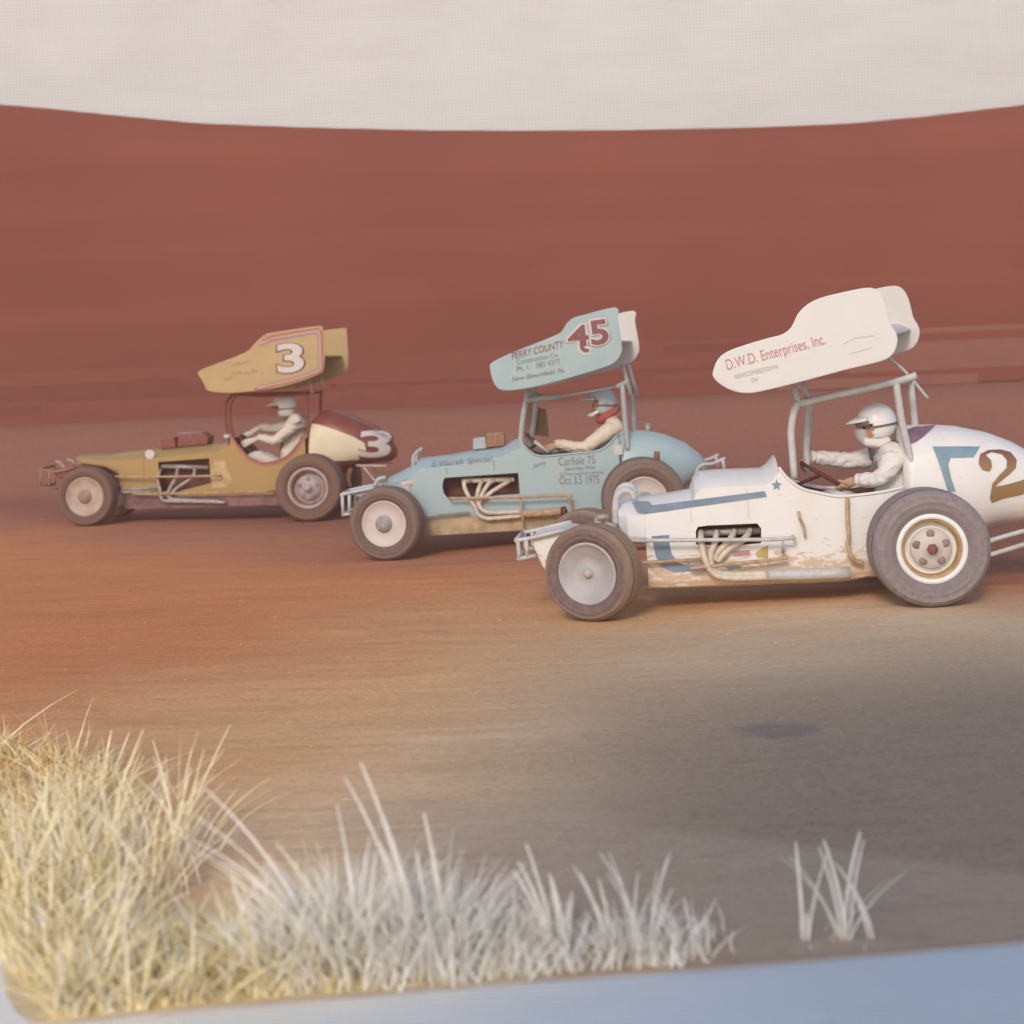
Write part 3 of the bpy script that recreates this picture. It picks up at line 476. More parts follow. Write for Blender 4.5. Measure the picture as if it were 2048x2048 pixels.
def decal(name, poly, mat, parent, yfun, lift=.004, maxe=.07):
    """a painted or stuck-on shape: a thin skin laid over the panel it belongs to"""
    bm = bmesh.new()
    f = bm.faces.new([bm.verts.new((x, 0, z)) for x, z in poly])
    f.normal_update()
    bmesh.ops.triangulate(bm, faces=[f])
    for _ in range(4):
        e = [e for e in bm.edges if e.calc_length() > maxe]
        if not e: break
        bmesh.ops.subdivide_edges(bm, edges=e, cuts=1)
        bmesh.ops.triangulate(bm, faces=[f for f in bm.faces if len(f.verts) > 3])
    for v in bm.verts: v.co.y = yfun(v.co.x, v.co.z) + lift
    bmesh.ops.recalc_face_normals(bm, faces=bm.faces)
    me = bpy.data.meshes.new(name); bm.to_mesh(me); bm.free()
    return link(name, me, mat, parent)

def strip(path, wd):
    L = []; Rr = []
    for i in range(len(path)):
        a = Vector(path[max(0, i - 1)]); b = Vector(path[min(len(path) - 1, i + 1)])
        d = (b - a).normalized(); n = Vector((-d.y, d.x)) * wd / 2
        p = Vector(path[i]); L.append(tuple(p + n)); Rr.append(tuple(p - n))
    return L, Rr

def band(name, path, wd, mat, parent, yfun, lift=.004):
    L, Rr = strip(path, wd)
    mb = MB(); n = len(path)
    vs = [(x, yfun(x, z) + lift, z) for x, z in L] + [(x, yfun(x, z) + lift, z) for x, z in Rr]
    mb.add(vs, [(i, i + 1, n + i + 1, n + i) for i in range(n - 1)])
    return mb.build(name, mat, parent, fixn=False)

def lettering(name, t, mat, parent, yfun, lift=.005, bold=0.0, rim=0.0):
    cu = bpy.data.curves.new('lettering', 'FONT')
    cu.body = t['s']; cu.size = 1.0; cu.shear = t.get('shear', 0.0); cu.resolution_u = 6
    if rim: cu.fill_mode = 'NONE'; cu.bevel_depth = rim; cu.bevel_resolution = 2
    o = bpy.data.objects.new('lettering', cu); COL.objects.link(o)
    bpy.context.view_layer.update()
    me = bpy.data.meshes.new_from_object(o.evaluated_get(bpy.context.evaluated_depsgraph_get()))
    bpy.data.objects.remove(o); bpy.data.curves.remove(cu)
    n = len(me.vertices); co = np.zeros(n * 3); me.vertices.foreach_get('co', co); co = co.reshape(-1, 3)
    ref_x0, ref_x1 = t.get('_x', (co[:, 0].min(), co[:, 0].max()))
    ref_h = t.get('_h', co[:, 1].max()) or 1
    if '_x' not in t: t['_x'] = (ref_x0, ref_x1); t['_h'] = ref_h
    a = np.array(t['a']); b = np.array(t['b']); d = b - a
    up = np.array([d[1], -d[0]]); up = up / np.linalg.norm(up)
    if up[1] < 0: up = -up
    u = (co[:, 0] - ref_x0) / (ref_x1 - ref_x0)
    xz = a[None] + u[:, None] * d[None] + (co[:, 1] / ref_h)[:, None] * up[None] * t['h']
    for i in range(n):
        x, z = xz[i]; me.vertices[i].co = (x, yfun(x, z) + lift + co[i, 2] * t['h'] * .10, z)
    bm = bmesh.new(); bm.from_mesh(me); bmesh.ops.triangulate(bm, faces=bm.faces)
    big = [e for e in bm.edges if e.calc_length() > .06]
    if big and name == 'number' and not rim:
        for _ in range(2):
            e = [e for e in bm.edges if e.calc_length() > .06]
            bmesh.ops.subdivide_edges(bm, edges=e, cuts=1); bmesh.ops.triangulate(bm, faces=[f for f in bm.faces if len(f.verts) > 3])
        for v in bm.verts: v.co.y = yfun(v.co.x, v.co.z) + lift
    bm.to_mesh(me); bm.free()
    me.materials.clear()
    return link(name, me, mat, parent)

# ------------------------------------------------------------------ frames of the three cars and the ground under them
def frame(k):
    x, y, z, o = [Vector(v) for v in DATA[k]['frame']]
    return Matrix(((x.x, y.x, z.x, o.x), (x.y, y.y, z.y, o.y), (x.z, y.z, z.z, o.z), (0, 0, 0, 1)))
FR = {k: frame(k) for k in ('white', 'blue', 'gold')}
CONTACT = []
for k in FR:
    wf, wr = DATA[k]['wheels']['fl'], DATA[k]['wheels']['rl']
    for x, yy in ((wf[0], .56), (wf[0], -.56), (wr[0], .63), (wr[0], -.63)):
        CONTACT.append(FR[k] @ Vector((x, yy, 0)))
CX = np.array([[p.x, p.y] for p in CONTACT]); CZ = np.array([p.z for p in CONTACT]); SG = .85
KER = lambda a, b: np.exp(-((a[:, None, :] - b[None, :, :]) ** 2).sum(-1) / (2 * SG * SG))
CW = np.linalg.solve(KER(CX, CX) + 1e-6 * np.eye(len(CX)), CZ)
def sstep(a, b, x):
    t = np.clip((x - a) / (b - a), 0, 1); return t * t * (3 - 2 * t)
def ground_z(P):
    P = np.atleast_2d(np.array(P, float))
    z = KER(P, CX) @ CW
    z = z + sstep(22.0, 26.2, P[:, 1]) * 1.0
    far = sstep(4.4, 5.4, P[:, 1])
    z = z + far * .006 * (2 + np.sin(P[:, 0] * 1.9 + P[:, 1] * .7) + np.sin(P[:, 1] * 3.1 - P[:, 0] * .4)) * (1 - np.clip(KER(P, CX).sum(1) * 1.2, 0, 1))
    return z

# ------------------------------------------------------------------ setting
def resample(pts, n):
    p = np.array(pts, float); d = np.r_[0, np.cumsum(np.linalg.norm(np.diff(p, axis=0), axis=1))]
    t = np.linspace(0, d[-1], n)
    return np.c_[np.interp(t, d, p[:, 0]), np.interp(t, d, p[:, 1])]

edge = DATA['ground_edge']                       # runs right to left along the near edge, round the corner, up the left edge
e_all = np.r_[resample([[17, 6.2], edge[0]], 45)[:-1], resample(edge, 190), resample([edge[-1], [-2.6, 5.5], [-17, 7.5]], 45)[1:]]
nc = len(e_all); nr = 150
fx = np.linspace(21, -21, nc)
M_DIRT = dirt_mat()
mb = MB(); vs = []
for j in range(nr):
    t = (j / (nr - 1)) ** 1.6
    P = np.c_[e_all[:, 0] * (1 - t) + fx * t, e_all[:, 1] * (1 - t) + 31.0 * t]
    z = ground_z(P)
    vs += [(P[i, 0], P[i, 1], z[i]) for i in range(nc)]
mb.add(vs, [(j * nc + i, j * nc + i + 1, (j + 1) * nc + i + 1, (j + 1) * nc + i) for j in range(nr - 1) for i in range(nc - 1)])
sk = [(x, y, z - .002) for x, y, z in vs[:nc]] + [(x, y - .002, -.0085) for x, y, z in vs[:nc]]
mb.add(sk, [(i, nc + i, nc + i + 1, i + 1) for i in range(nc - 1)], 1)
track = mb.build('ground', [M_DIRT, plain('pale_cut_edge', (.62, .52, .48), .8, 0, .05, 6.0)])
tag(track, 'brown clay race track swept into grooves, orange glow and grey shade in its colour', None, None, 'structure')

se = DATA['sky_edge']
se = [[-26, 9.9]] + se + [[26, 8.4]]
ed = resample(se, 140)
mb = MB(); vs = []
for i, (x, z) in enumerate(ed):
    for k in range(9):
        vs.append((x, 32.0 + .25 * math.sin(x * .12), -1 + (z + 1) * k / 8))
mb.add(vs, [(i * 9 + k, (i + 1) * 9 + k, (i + 1) * 9 + k + 1, i * 9 + k + 1) for i in range(139) for k in range(8)])
so = mb.build('sky', sky_mat())
sm = so.modifiers.new('thick', 'SOLIDIFY'); sm.thickness = .06; sm.offset = -1
tag(so, 'dark red dusk sky backdrop with a gently bowed upper edge', None, None, 'structure')

def cloth(name, mat, u0, u1, v0, v1, nu, nv, amp, place, label):
    vs = []
    for j in range(nv):
        for i in range(nu):
            u = u0 + (u1 - u0) * i / (nu - 1); v = v0 + (v1 - v0) * j / (nv - 1)
            h = amp * (math.sin(u * .8 + v * .35) + .6 * math.sin(v * 1.1 - u * .3 + 1) + .35 * math.sin(u * 2.3 + 2 * math.sin(v)))
            vs.append((u, v, h))
    mb = MB(); mb.add(vs, [(j * nu + i, j * nu + i + 1, (j + 1) * nu + i + 1, (j + 1) * nu + i) for j in range(nv - 1) for i in range(nu - 1)])
    o = mb.build(name, mat, fixn=False)
    s = o.modifiers.new('thick', 'SOLIDIFY'); s.thickness = .004; s.offset = -1
    o.matrix_world = place
    return tag(o, label, 'cloth')
cloth('linen_cloth', linen_mat('white_linen', 4.4, .34, (.79, .80, .80)), -24, 24, -2, 13, 120, 60, .05, Matrix.Translation((0, 33.2, 0)) @ Matrix.Rotation(R(90), 4, 'X'),
      'white linen cloth hanging above and behind the dark red backdrop')
cloth('linen_cloth', linen_mat('white_linen_near', 24.0, .22, (.97, .985, .965), .5), -7, 7, -6, 5.2, 60, 60, .0006, Matrix.Translation((0, 0, -.011)),
      'white coarse linen cloth spread on the ground along the near edge of the track')

# plank fence along the far rim of the track
froot = link('plank_fence', None); froot.location = (0, 26.6, .95)
tag(froot, 'faded brown plank fence running low across the background', 'fence')
M_PLANK = [plain('weathered_plank_%d' % i, c, .9, 0, .05, 2.0) for i, c in enumerate([(.235, .070, .050), (.205, .058, .041), (.28, .118, .088)])]
zs = [(.03, .167), (.193, .087), (.276, .157), (.431, .077), (.506, .152), (.656, .097), (.751, .137), (.886, .085)]
for i, (z, h) in enumerate(zs):
    x = -19.0 + random.random()
    while x < 19:
        L = random.uniform(3.2, 5.2)
        if random.random() < .97:
            mb = MB(); g = random.uniform(-.004, .004); s = (x + L / 2) * .006
            mb.box((-L / 2, -.02 + .005 * (i % 2), -h / 2), (L / 2 + .01, .012, h / 2))
            o = mb.build('plank', M_PLANK[2 if x > 4 and random.random() < .6 else random.choice([0, 0, 1])], froot)
            o.location = (x + L / 2, random.uniform(-.002, .002), z + h / 2 + g + s); o.rotation_euler.y = random.uniform(-.004, .002)
        x += L
pm = None
for x in np.arange(-18, 19, 3.0):
    if pm is None:
        mb = MB(); mb.box((-.04, .03, -.15), (.04, .11, .80)); o = mb.build('post', M_PLANK[1], froot); pm = o.data
    else:
        o = link('post', pm, None, froot)
    o.location = (float(x), 0, 0)

# shade canopy added out of view behind the camera, shading the near right ground
croot = link('shade_blocker', None); croot.location = (1.5, -3.0, -.007)
tag(croot, 'added unseen canopy on four poles standing behind the photographer', 'blocker')
M_BLOCKER = plain('blocker_sheet', (.30, .31, .33), .9, 0, .08, 2.0)
HC = 4.2
ox, oy = SUN_DIR.x / -SUN_DIR.z * HC, SUN_DIR.y / -SUN_DIR.z * HC
quad = [(-.28, 2.2), (.10, 7.0), (1.7, 8.2), (8.6, 8.4), (8.6, 2.2)]
cp = [(x - ox - 1.5, y - oy + 3.0) for x, y in quad]
mb = MB(); n = len(cp)
mb.add([(x, y, HC) for x, y in cp] + [(x, y, HC - .05) for x, y in cp], [tuple(range(n)), tuple(range(2 * n - 1, n - 1, -1))] + [(i, (i + 1) % n, n + (i + 1) % n, n + i) for i in range(n)], 0, False)
mb.build('blocker_top', M_BLOCKER, croot)
for x, y in (cp[0], cp[1], cp[3], cp[4]):
    px = x + .15 if x < 2 else x - .15
    wx, wy = px + 1.5, y - 3.0
    if wy > .3 and abs(wx) < .42 * wy: continue
    mb = MB(); mb.tube([(px, y + (.15 if y < 0 else -.15), .0), (px, y + (.15 if y < 0 else -.15), HC - .04)], .03, 10)
    mb.build('blocker_pole', M_STEEL, croot)

# ------------------------------------------------------------------ cars
def arr3(p): return [tuple(q) for q in p]

def body_mesh(st, w, crown=.09):
    NT = 11; rings = []; kinds = []
    for i, (x, zt, zb, kind) in enumerate(st):
        ww = w * (.72 if i == 0 else .92 if i == 1 else 1)
        zt2 = zt
        cr = min(crown, .45 * (zt - zb)) if kind == 'hood' else 0.0
        zs = zt2 - cr
        rb = min(.05, .3 * (zs - zb))
        side = [(ww, zs), (ww, zs - .012), (ww, zs * .66 + (zb + rb) * .34), (ww, zs * .33 + (zb + rb) * .67), (ww, zb + rb), (ww - rb * .3, zb + rb * .3), (ww - rb, zb)]
        outer = side + [(0, zb)] + [(-y, z) for y, z in side[::-1]]
        if kind == 'hood':
            top = [(-ww * math.cos(math.pi * k / (NT + 1)), zs + cr * (1 - abs(math.cos(math.pi * k / (NT + 1))) ** 2.6)) for k in range(1, NT + 1)]
        else:
            t = .022; fl = zb + .06; a = ww - t
            top = [(-a, zs), (-a, zs - .01), (-a, (zs + fl) / 2), (-a, fl + .02), (-a * .7, fl), (0, fl), (a * .7, fl), (a, fl + .02), (a, (zs + fl) / 2), (a, zs - .01), (a, zs)]
        rings.append([(x, y, z) for y, z in outer + top]); kinds.append(kind)
    n = len(rings[0]); no = n - NT
    mb = MB(); mb.add([v for r in rings for v in r], [])
    for i in range(len(rings) - 1):
        for k in range(n):
            k2 = (k + 1) % n
            inner = kinds[i] == 'cock' and (no + 1 <= k < n - 2)
            wall = kinds[i] == 'hood' and kinds[i + 1] == 'cock' and no <= k < n
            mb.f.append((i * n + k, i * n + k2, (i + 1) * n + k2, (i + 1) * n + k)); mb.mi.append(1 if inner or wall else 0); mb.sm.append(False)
    mb.f.append(tuple(range(n))); mb.mi.append(0); mb.sm.append(False)
    b = (len(rings) - 1) * n
    mb.f.append(tuple(b + k for k in range(no + 1))[::-1] if False else tuple(b + k for k in range(n))[::-1]); mb.mi.append(1); mb.sm.append(False)
    return mb

def tail_builder(st, w, e=2.6):
    xs = [s[0] for s in st]; L = xs[0] - xs[-1]
    def at(x):
        x = max(min(x, xs[0]), xs[-1])
        zt = np.interp(-x, [-a for a in xs], [s[1] for s in st]); zb = np.interp(-x, [-a for a in xs], [s[2] for s in st])
        q = (xs[0] - x) / L
        return zt, zb, w * math.sqrt(max(.02, 1 - .93 * q ** 3))
    mb = MB(); NX, NK = 34, 36; vs = []
    for i in range(NX):
        q = i / (NX - 1); q = 1 - (1 - q) ** 1.4
        x = xs[0] - L * q; zt, zb, hw = at(x)
        for k in range(NK):
            a = 2 * math.pi * k / NK; ca, sa = math.cos(a), math.sin(a)
            y = hw * math.copysign(abs(ca) ** (2 / e), ca); z = (zt + zb) / 2 + (zt - zb) / 2 * math.copysign(abs(sa) ** (2 / e), sa)
            vs.append((x, y, z))
    mb.add(vs, [(i * NK + k, i * NK + (k + 1) % NK, (i + 1) * NK + (k + 1) % NK, (i + 1) * NK + k) for i in range(NX - 1) for k in range(NK)] + [tuple(range(NK))[::-1], tuple((NX - 1) * NK + k for k in range(NK))])
    def yf(x, z):
        zt, zb, hw = at(x); s = min(.97, abs(z - (zt + zb) / 2) / ((zt - zb) / 2))
        return hw * (1 - s ** e) ** (1 / e)
    return mb, yf

def make_wheel(car, c, r, wd, rr, style, tymat, steer, side):
    """a wheel: the rim disc is the part, tyre and hub are its pieces; the outer face looks along +y"""
    rb = MB()
    if style == 'disc':          # plain painted steel disc with a stepped centre
        rb.lathe([(-.010, rr * 1.02), (.004, rr), (.004, rr * .93), (-.016, rr * .90), (-.012, rr * .62), (-.026, rr * .58), (-.026, .06), (-.020, 0.001)], 48)
    elif style == 'flat':
        rb.lathe([(-.010, rr * 1.02), (.003, rr), (.003, rr * .95), (-.006, rr * .93), (.000, rr * .5), (.000, .001)], 48)
    else:                        # deep dish
        rb.lathe([(-.010, rr * 1.02), (.006, rr), (.006, rr * .88), (-.010, rr * .86), (-.075, rr * .80), (-.080, rr * .66), (-.055, rr * .60), (-.050, .001)], 48, 0)
    rb.lathe([(-.08, rr * .99), (-wd, rr * 1.02), (-wd + .02, rr * .8), (-wd + .03, .02)], 32)
    mats = {'white': M_HELW, 'grey': plain('grey_wheel_disc', (.50, .475, .48), .5, 0, .08, 10.0), 'pale': plain('pale_wheel_disc', (.68, .60, .55), .5, 0, .04, 8.0), 'dusty': plain('dusty_wheel_disc', (.56, .43, .36), .6, 0, .14, 9.0), 'mauve': plain('mauve_wheel_disc', (.50, .42, .42), .5, 0, .14, 12.0)}
    rim = rb.build('wheel', mats[car['rimmat'][0 if steer is not None else 1]], car['root'], fixn=True)
    rim.location = c; rim.rotation_euler = (0, 0, (steer or 0))
    if side < 0: rim.rotation_euler = (0, 0, math.pi + (steer or 0))
    t = MB(); d = r - rr
    prof = [(-.012, rr * .985), (.000, rr + d * .04), (.010, rr + d * .20), (.014, rr + d * .23), (.013, rr + d * .27), (.016, rr + d * .46), (.020, rr + d * .49), (.0165, rr + d * .52), (.010, rr + d * .72), (.013, rr + d * .745), (.008, rr + d * .78), (-.012, r - .012)]
    nt_ = 5; y0 = -.026; y1 = -wd + .014
    for i in range(nt_):
        a = y0 + (y1 - y0) * i / nt_; b = y0 + (y1 - y0) * (i + .78) / nt_
        crown = lambda y: -.006 * ((y - (y0 + y1) / 2) / ((y1 - y0) / 2)) ** 2
        prof += [(a, r + crown(a)), (b, r + crown(b))]
        if i < nt_ - 1:
            e2 = y0 + (y1 - y0) * (i + 1) / nt_
            prof += [(b - .001, r - .009), (e2 + .001, r - .009)]
    prof += [(-wd, r - .012), (-wd - .016, rr + d * .5), (-wd + .006, rr)]
    t.lathe(prof, 56)
    t.build('tyre', tymat, rim)
    h = MB()
    if style == 'disc':
        h.lathe([(-.024, .036), (-.010, .030), (.000, .024), (.008, .018), (.010, .0005)], 20)
        h.build('hub', mats['grey'], rim)
    elif style == 'flat':
        h.lathe([(.000, .080), (.014, .074), (.020, .05), (.03, .03), (.032, .0005)], 22)
        h.build('hub', car['hubmat'], rim)
        for k in range(6):
            a = k * math.pi / 3 + .3; b = MB(); b.lathe([(.015, .0085), (.028, .0085), (.030, .0005)], 8, 0, (math.cos(a) * .055, 0, math.sin(a) * .055)); b.build('bolt', M_STEEL, rim)
    else:
        g = MB(); g.lathe([(-.012, rr * .86), (-.010, rr * .80), (-.03, rr * .76), (-.074, rr * .74)], 40); g.build('inner_ring', car['ringmat'], rim)
        h.lathe([(-.052, rr * .60), (-.030, rr * .56), (-.028, rr * .36), (-.02, rr * .30), (.0, rr * .14), (.012, rr * .12), (.012, .0005)], 30)
        h.build('hub', mats['pale'] if car['name'] == 'white' else mats['mauve'], rim)
        for k in range(5):
            a = k * 2 * math.pi / 5 + math.pi / 2; b = MB()
            b.lathe([(-.030, rr * .125), (-.0262, rr * .12), (-.0262, .0005)], 16, 0, (math.cos(a) * rr * .43, 0, math.sin(a) * rr * .43)); b.build('lug_hole', plain('dark_lug_hole', (.33, .25, .25), .7), rim)
        nb = MB(); nb.lathe([(.010, rr * .17), (.02, rr * .15), (.022, .0005)], 6); nb.build('nut', M_MAROONINK if car['name'] == 'white' else M_STEEL, rim)
    return rim

def make_car(key, label, paint_m, tail_m, wing_m, far_m, tube_m, header_m, spec):
    D = DATA[key]; w = D['w']; Tm = FR[key]
    root = link('sprint_car', None); root.matrix_world = Tm
    tag(root, label, 'race car', 'sprint cars racing on the clay track')
    car = dict(name=key, root=root, **spec)
    T = {k: arr3(v) for k, v in D['tubes'].items()}
    # body shell with an open cockpit and a cut-out over the exhaust ports
    st = D['body']
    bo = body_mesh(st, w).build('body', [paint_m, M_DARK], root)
    cb = MB(); cb.prism(D['cut'], .17, .60)
    cut = cb.build('cutter', [M_DARK])
    cut.matrix_world = Tm
    bm = bo.modifiers.new('cut', 'BOOLEAN'); bm.object = cut; bm.operation = 'DIFFERENCE'; bm.solver = 'EXACT'; bm.material_mode = 'TRANSFER'
    bpy.context.view_layer.update()
    bake(bo); bpy.data.objects.remove(cut)
    bv = bo.modifiers.new('bevel', 'BEVEL'); bv.width = .012; bv.segments = 2; bv.limit_method = 'ANGLE'; bv.angle_limit = R(50)
    ybody = lambda x, z: w
    # tail tank
    tb, ytail = tail_builder(D['tail'], w * .97)
    to = tb.build('tail_tank', tail_m, root)
    # panel seams along the hood and rivets
    seam = MB()
    ck = [s for s in st if s[3] == 'cock']
    seam_path = [(s[0], w + .002, s[1] + .004) for s in ck]
    for s_ in (1, -1):
        seam = MB(); seam.tube([(x, y * s_, z) for x, y, z in seam_path], .010, 8, 4)
        seam.build('cockpit_rim', spec.get('rimtube', paint_m), root)
    hx = [s for s in st if s[3] == 'hood']
    for f in (.45, .8):
        a, b = hx[0][0], hx[-1][0]; x = a + (b - a) * f
        zt = np.interp(-x, [-s[0] for s in st], [s[1] for s in st]) - .10; zb = max(np.interp(-x, [-s[0] for s in st], [s[2] for s in st]) + .05, .16)
        # keep clear of the cut-out
        cx = [p[0] for p in D['cut']]
        if min(cx) - .03 < x < max(cx) + .03: zb = max(p[1] for p in D['cut']) + .03
        if zt - zb > .05: band('panel_seam', [(x, zb), (x, zt)], .005, M_SCRIB if key == 'white' else M_RUST, bo, ybody, .003)
    # painted shapes
    for nm, (mat, on) in spec['decals'].items():
        decal('painted_' + {'two': 'number', 'zed': 'mark'}.get(nm, nm), D['decals'][nm], mat, to if on == 'tail' else bo, ytail if on == 'tail' else ybody, .012 if nm == 'purple' else .006 if nm in ('zed', 'two', 'corner') else .004, .04)
    # wing: foil between two side plates
    W = D['wing']; Y = W['Y']; near = smooth_closed([tuple(p) for p in W['near']], 3)
    far = [(x + W['dx'], z + W['dz']) for x, z in near]
    xs = [p[0] for p in near]; x0, x1 = max(xs), min(xs)
    def mid(x, f):
        zz = []
        for i in range(len(near)):
            (xa, za), (xb, zb) = near[i], near[(i + 1) % len(near)]
            if (xa - x) * (xb - x) <= 0 and xa != xb: zz.append(za + (zb - za) * (x - xa) / (xb - xa))
        return min(zz) + (max(zz) - min(zz)) * f
    L = x0 - x1; prof_t = []; prof_b = []
    for i in range(15):
        q = i / 14; x = x0 - L * (.05 + .90 * q)
        zc = mid(x, .62 - .24 * q); th = .055 * math.sin(math.pi * min(1, q * .92 + .06)) ** .7 + .006
        prof_t.append((x, zc + th * .5)); prof_b.append((x, zc - th * .5))
    poly = prof_t + prof_b[::-1]; npf = len(poly)
    mb = MB()
    vs = [(x, Y - .006, z) for x, z in poly] + [(x + W['dx'], -Y + .006, z + W['dz']) for x, z in poly]
    mb.add(vs, [(i, (i + 1) % npf, npf + (i + 1) % npf, npf + i) for i in range(npf)])
    wing = mb.build('wing', far_m, root)
    for pl, yy, m in ((near, Y, wing_m), (far, -Y, far_m)):
        pb = MB(); pb.prism(pl, yy - .006, yy + .006)
        pb.build('side_plate', m, wing, bevel=.003)
        eb = MB(); eb.tube([(x, yy, z) for x, z in pl] + [(pl[0][0], yy, pl[0][1])], .005, 6, 1, caps=False)
        eb.build('edge_roll', m, wing)
    ywing = lambda x, z: Y + .006
    # lettering and numbers
    IN = {'red': M_RED, 'grey': M_GREYINK, 'ink': M_INK, 'maroon': M_MAROONINK, 'white': M_NUM, 'smudge': M_SMUDGE}
    numk = 0
    for t in D['texts']:
        on = t['on']; par = wing if on == 'wing' else to if on == 'tail' else bo
        yf = ywing if on == 'wing' else ytail if on == 'tail' else ybody
        if t.get('num'):
            b0 = .028 if key == 'blue' else .028
            lettering('number', t, IN[t['mat']], par, yf, .010)
            lettering('number_stroke', t, IN[t['mat']], par, yf, .008, 0, b0)
            lettering('number_outline', t, M_NUM if key == 'blue' else M_MAROONINK, par, yf, .0035 + .001 * numk, 0, b0 + (.060 if key == 'blue' else .022))
            numk += 1
        else:
            lettering('lettering', t, IN[t['mat']], par, yf, .005, .0)
    if 'flourish' in D:
        decal('number_outline', D['flourish'][1], M_NUM, wing, ywing, .0055); decal('number', D['flourish'][0], M_MAROONINK, wing, ywing, .0125)
    for s in D.get('scribbles', []):
        p = [(x, 0, z) for x, z in s]; band('worn_outline' if key == 'white' else 'smudged_script', open_smooth(s), .006 if key == 'white' else .011, M_SCRIB if key == 'white' else M_SMUDGE, wing, ywing, .003)
    if 'bands' in D:
        band('border_stripe', D['bands']['red'], .030, M_BANDR, wing, ywing, .003)
        band('border_stripe', D['bands']['pink'], .018, M_BANDK, wing, ywing, .005)
        band('border_stripe', D['bands']['purple'], .022, M_BANDP, wing, ywing, .004)
        band('cockpit_stripe', D['bands']['cockpit'], .024, M_BANDR, bo, ybody, .005)
    # roll cage
    cg = MB(); rt = spec.get('cage_r', .022)
    for nm in ('front_cage', 'front_cage_far', 'rear_cage', 'rear_cage_far'):
        p = sorted(T[nm], key=lambda q: q[2])
        foot = (p[0][0] + (p[0][0] - p[1][0]) * .3, p[0][1], p[0][2] - .16)
        cg.tube([foot] + p, rt, 12, 5)
    cg.tube(T['top_rail'], rt, 12, 5)
    fc, ff, rc, rf = T['front_cage'], T['front_cage_far'], T['rear_cage'], T['rear_cage_far']
    top_f = max(fc, key=lambda p: p[2]); top_ff = max(ff, key=lambda p: p[2]); top_r = max(rc, key=lambda p: p[2]); top_rf = max(rf, key=lambda p: p[2])
    cg.tube([top_f, top_ff], rt * .9, 10); cg.tube([top_r, top_rf], rt * .9, 10)
    if 'top_rail_thin' in T: cg.tube([top_ff] + T['top_rail_thin'] + [top_rf], .008, 8, 3); cg.tube(T['top_rail2'], rt, 10)
    else: cg.tube([top_ff, top_rf], rt * .8, 10)
    if key == 'blue': cg.tube([T['top_rail'][-1], T['top_rail2'][0]], .010, 8)
    if 'brace' in T: cg.tube(T['brace'], .012, 8)
    cg.build('roll_cage', tube_m, root)
    for nm in ('strut1', 'strut2', 'strut3', 'strut4'):
        if nm in T:
            b = MB(); b.tube(T[nm], .019 if key != 'gold' else .016, 10); b.build('wing_strut', spec['strut_m'], root)
    # side rails, rods, headers
    for nm, part, r, m in (('rail', 'nerf_bar', .013, spec['rail_m']), ('rail2', 'nerf_bar', .012, spec['rail_m']), ('rail_post', 'nerf_bar_post', .010, spec['rail_m']), ('rod', 'radius_rod', .012, spec.get('rod_m', M_STEEL)),
                           ('side_hoop', 'shock_link', .014, M_TUBET), ('lever', 'brake_lever', .010, M_TUBET), ('rear_shock', 'rear_shock', .028, M_RUST), ('brace0', '', 0, None)):
        if nm in T and m is not None:
            b = MB(); b.tube(T[nm], r, 10, 6); b.build(part, m, root)
            if nm in ('rail', 'rail2', 'rod', 'rail_post'):
                b = MB(); b.tube([(x, -y, z) for x, y, z in T[nm]], r, 10, 6); b.build(part, m, root)
    if 'rail' in T:       # stays that carry the side rail
        for p in (T['rail'][0], T['rail'][-1]) if key != 'blue' else (T['rail'][0],):
            for s in (1, -1):
                b = MB(); b.tube([(p[0], p[1] * s, p[2]), (p[0], (w - .01) * s, p[2])], .010, 8); b.build('nerf_bar_stay', spec['rail_m'], root)
    if 'rail2' in T:
        for p in (T['rail2'][0], T['rail2'][-1]):
            for s in (1, -1):
                b = MB(); b.tube([(p[0], p[1] * s, p[2]), (p[0], (w - .01) * s, p[2])], .010, 8); b.build('nerf_bar_stay', spec['rail_m'], root)
    for nm in ('header1', 'header2', 'header3', 'header4'):
        if nm in T:
            b = MB(); b.tube(T[nm], spec.get('header_r', .021), 12, 6); b.build('exhaust_pipe', header_m, root)
    if 'muffler' in T:
        b = MB(); b.tube(T['muffler'], .036, 14, 4); o = b.build('collector_pipe', M_TUBET if key == 'blue' else spec['rail_m'], root)
        if key == 'blue':
            e = Vector(T['muffler'][-1]); d = MB(); d.tube([e - Vector((-.02, 0, 0)), e + Vector((-.004, .012, 0))], .040, 16); d.build('pipe_mouth', M_DARK, o)
    v = T['valve_cover']; b = MB()
    a_, b_ = Vector(v[0]), Vector(v[-1])
    for i in range(9):
        p = a_ + (b_ - a_) * i / 8
        b.tube([p + Vector((0, -.06, 0)), p + Vector((0, .015, 0))], .022, 10)
    b.tube([a_, b_], .024, 12)
    eng = MB(); eng.box((min(a_.x, b_.x) - .02, -.15, a_.z - .20), (max(a_.x, b_.x) + .02, .15, a_.z - .02))
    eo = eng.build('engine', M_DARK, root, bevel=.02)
    b.build('valve_cover', header_m if key != 'white' else M_STEEL, eo)
    # front end
    for nm in ('bump_top', 'bump_bot', 'bump_v1', 'bump_v2'):
        for s in (1, -1):
            b = MB(); b.tube([(x, y * s, z) for x, y, z in T[nm]], .015 if key != 'gold' else .012, 10, 4); b.build('front_bumper_tube', spec['bump_m'], root)
    for nm in ('bump_top', 'bump_bot'):
        p = T[nm][0]; b = MB(); b.tube([(p[0], p[1], p[2]), (p[0], -p[1], p[2])], .015, 10); b.build('front_bumper_bar', spec['bump_m'], root)
    b = MB(); b.prism(D['nosepanel'], -.22, .22); b.build('nose_panel', paint_m if key != 'gold' else M_MAROON, root, bevel=.015)
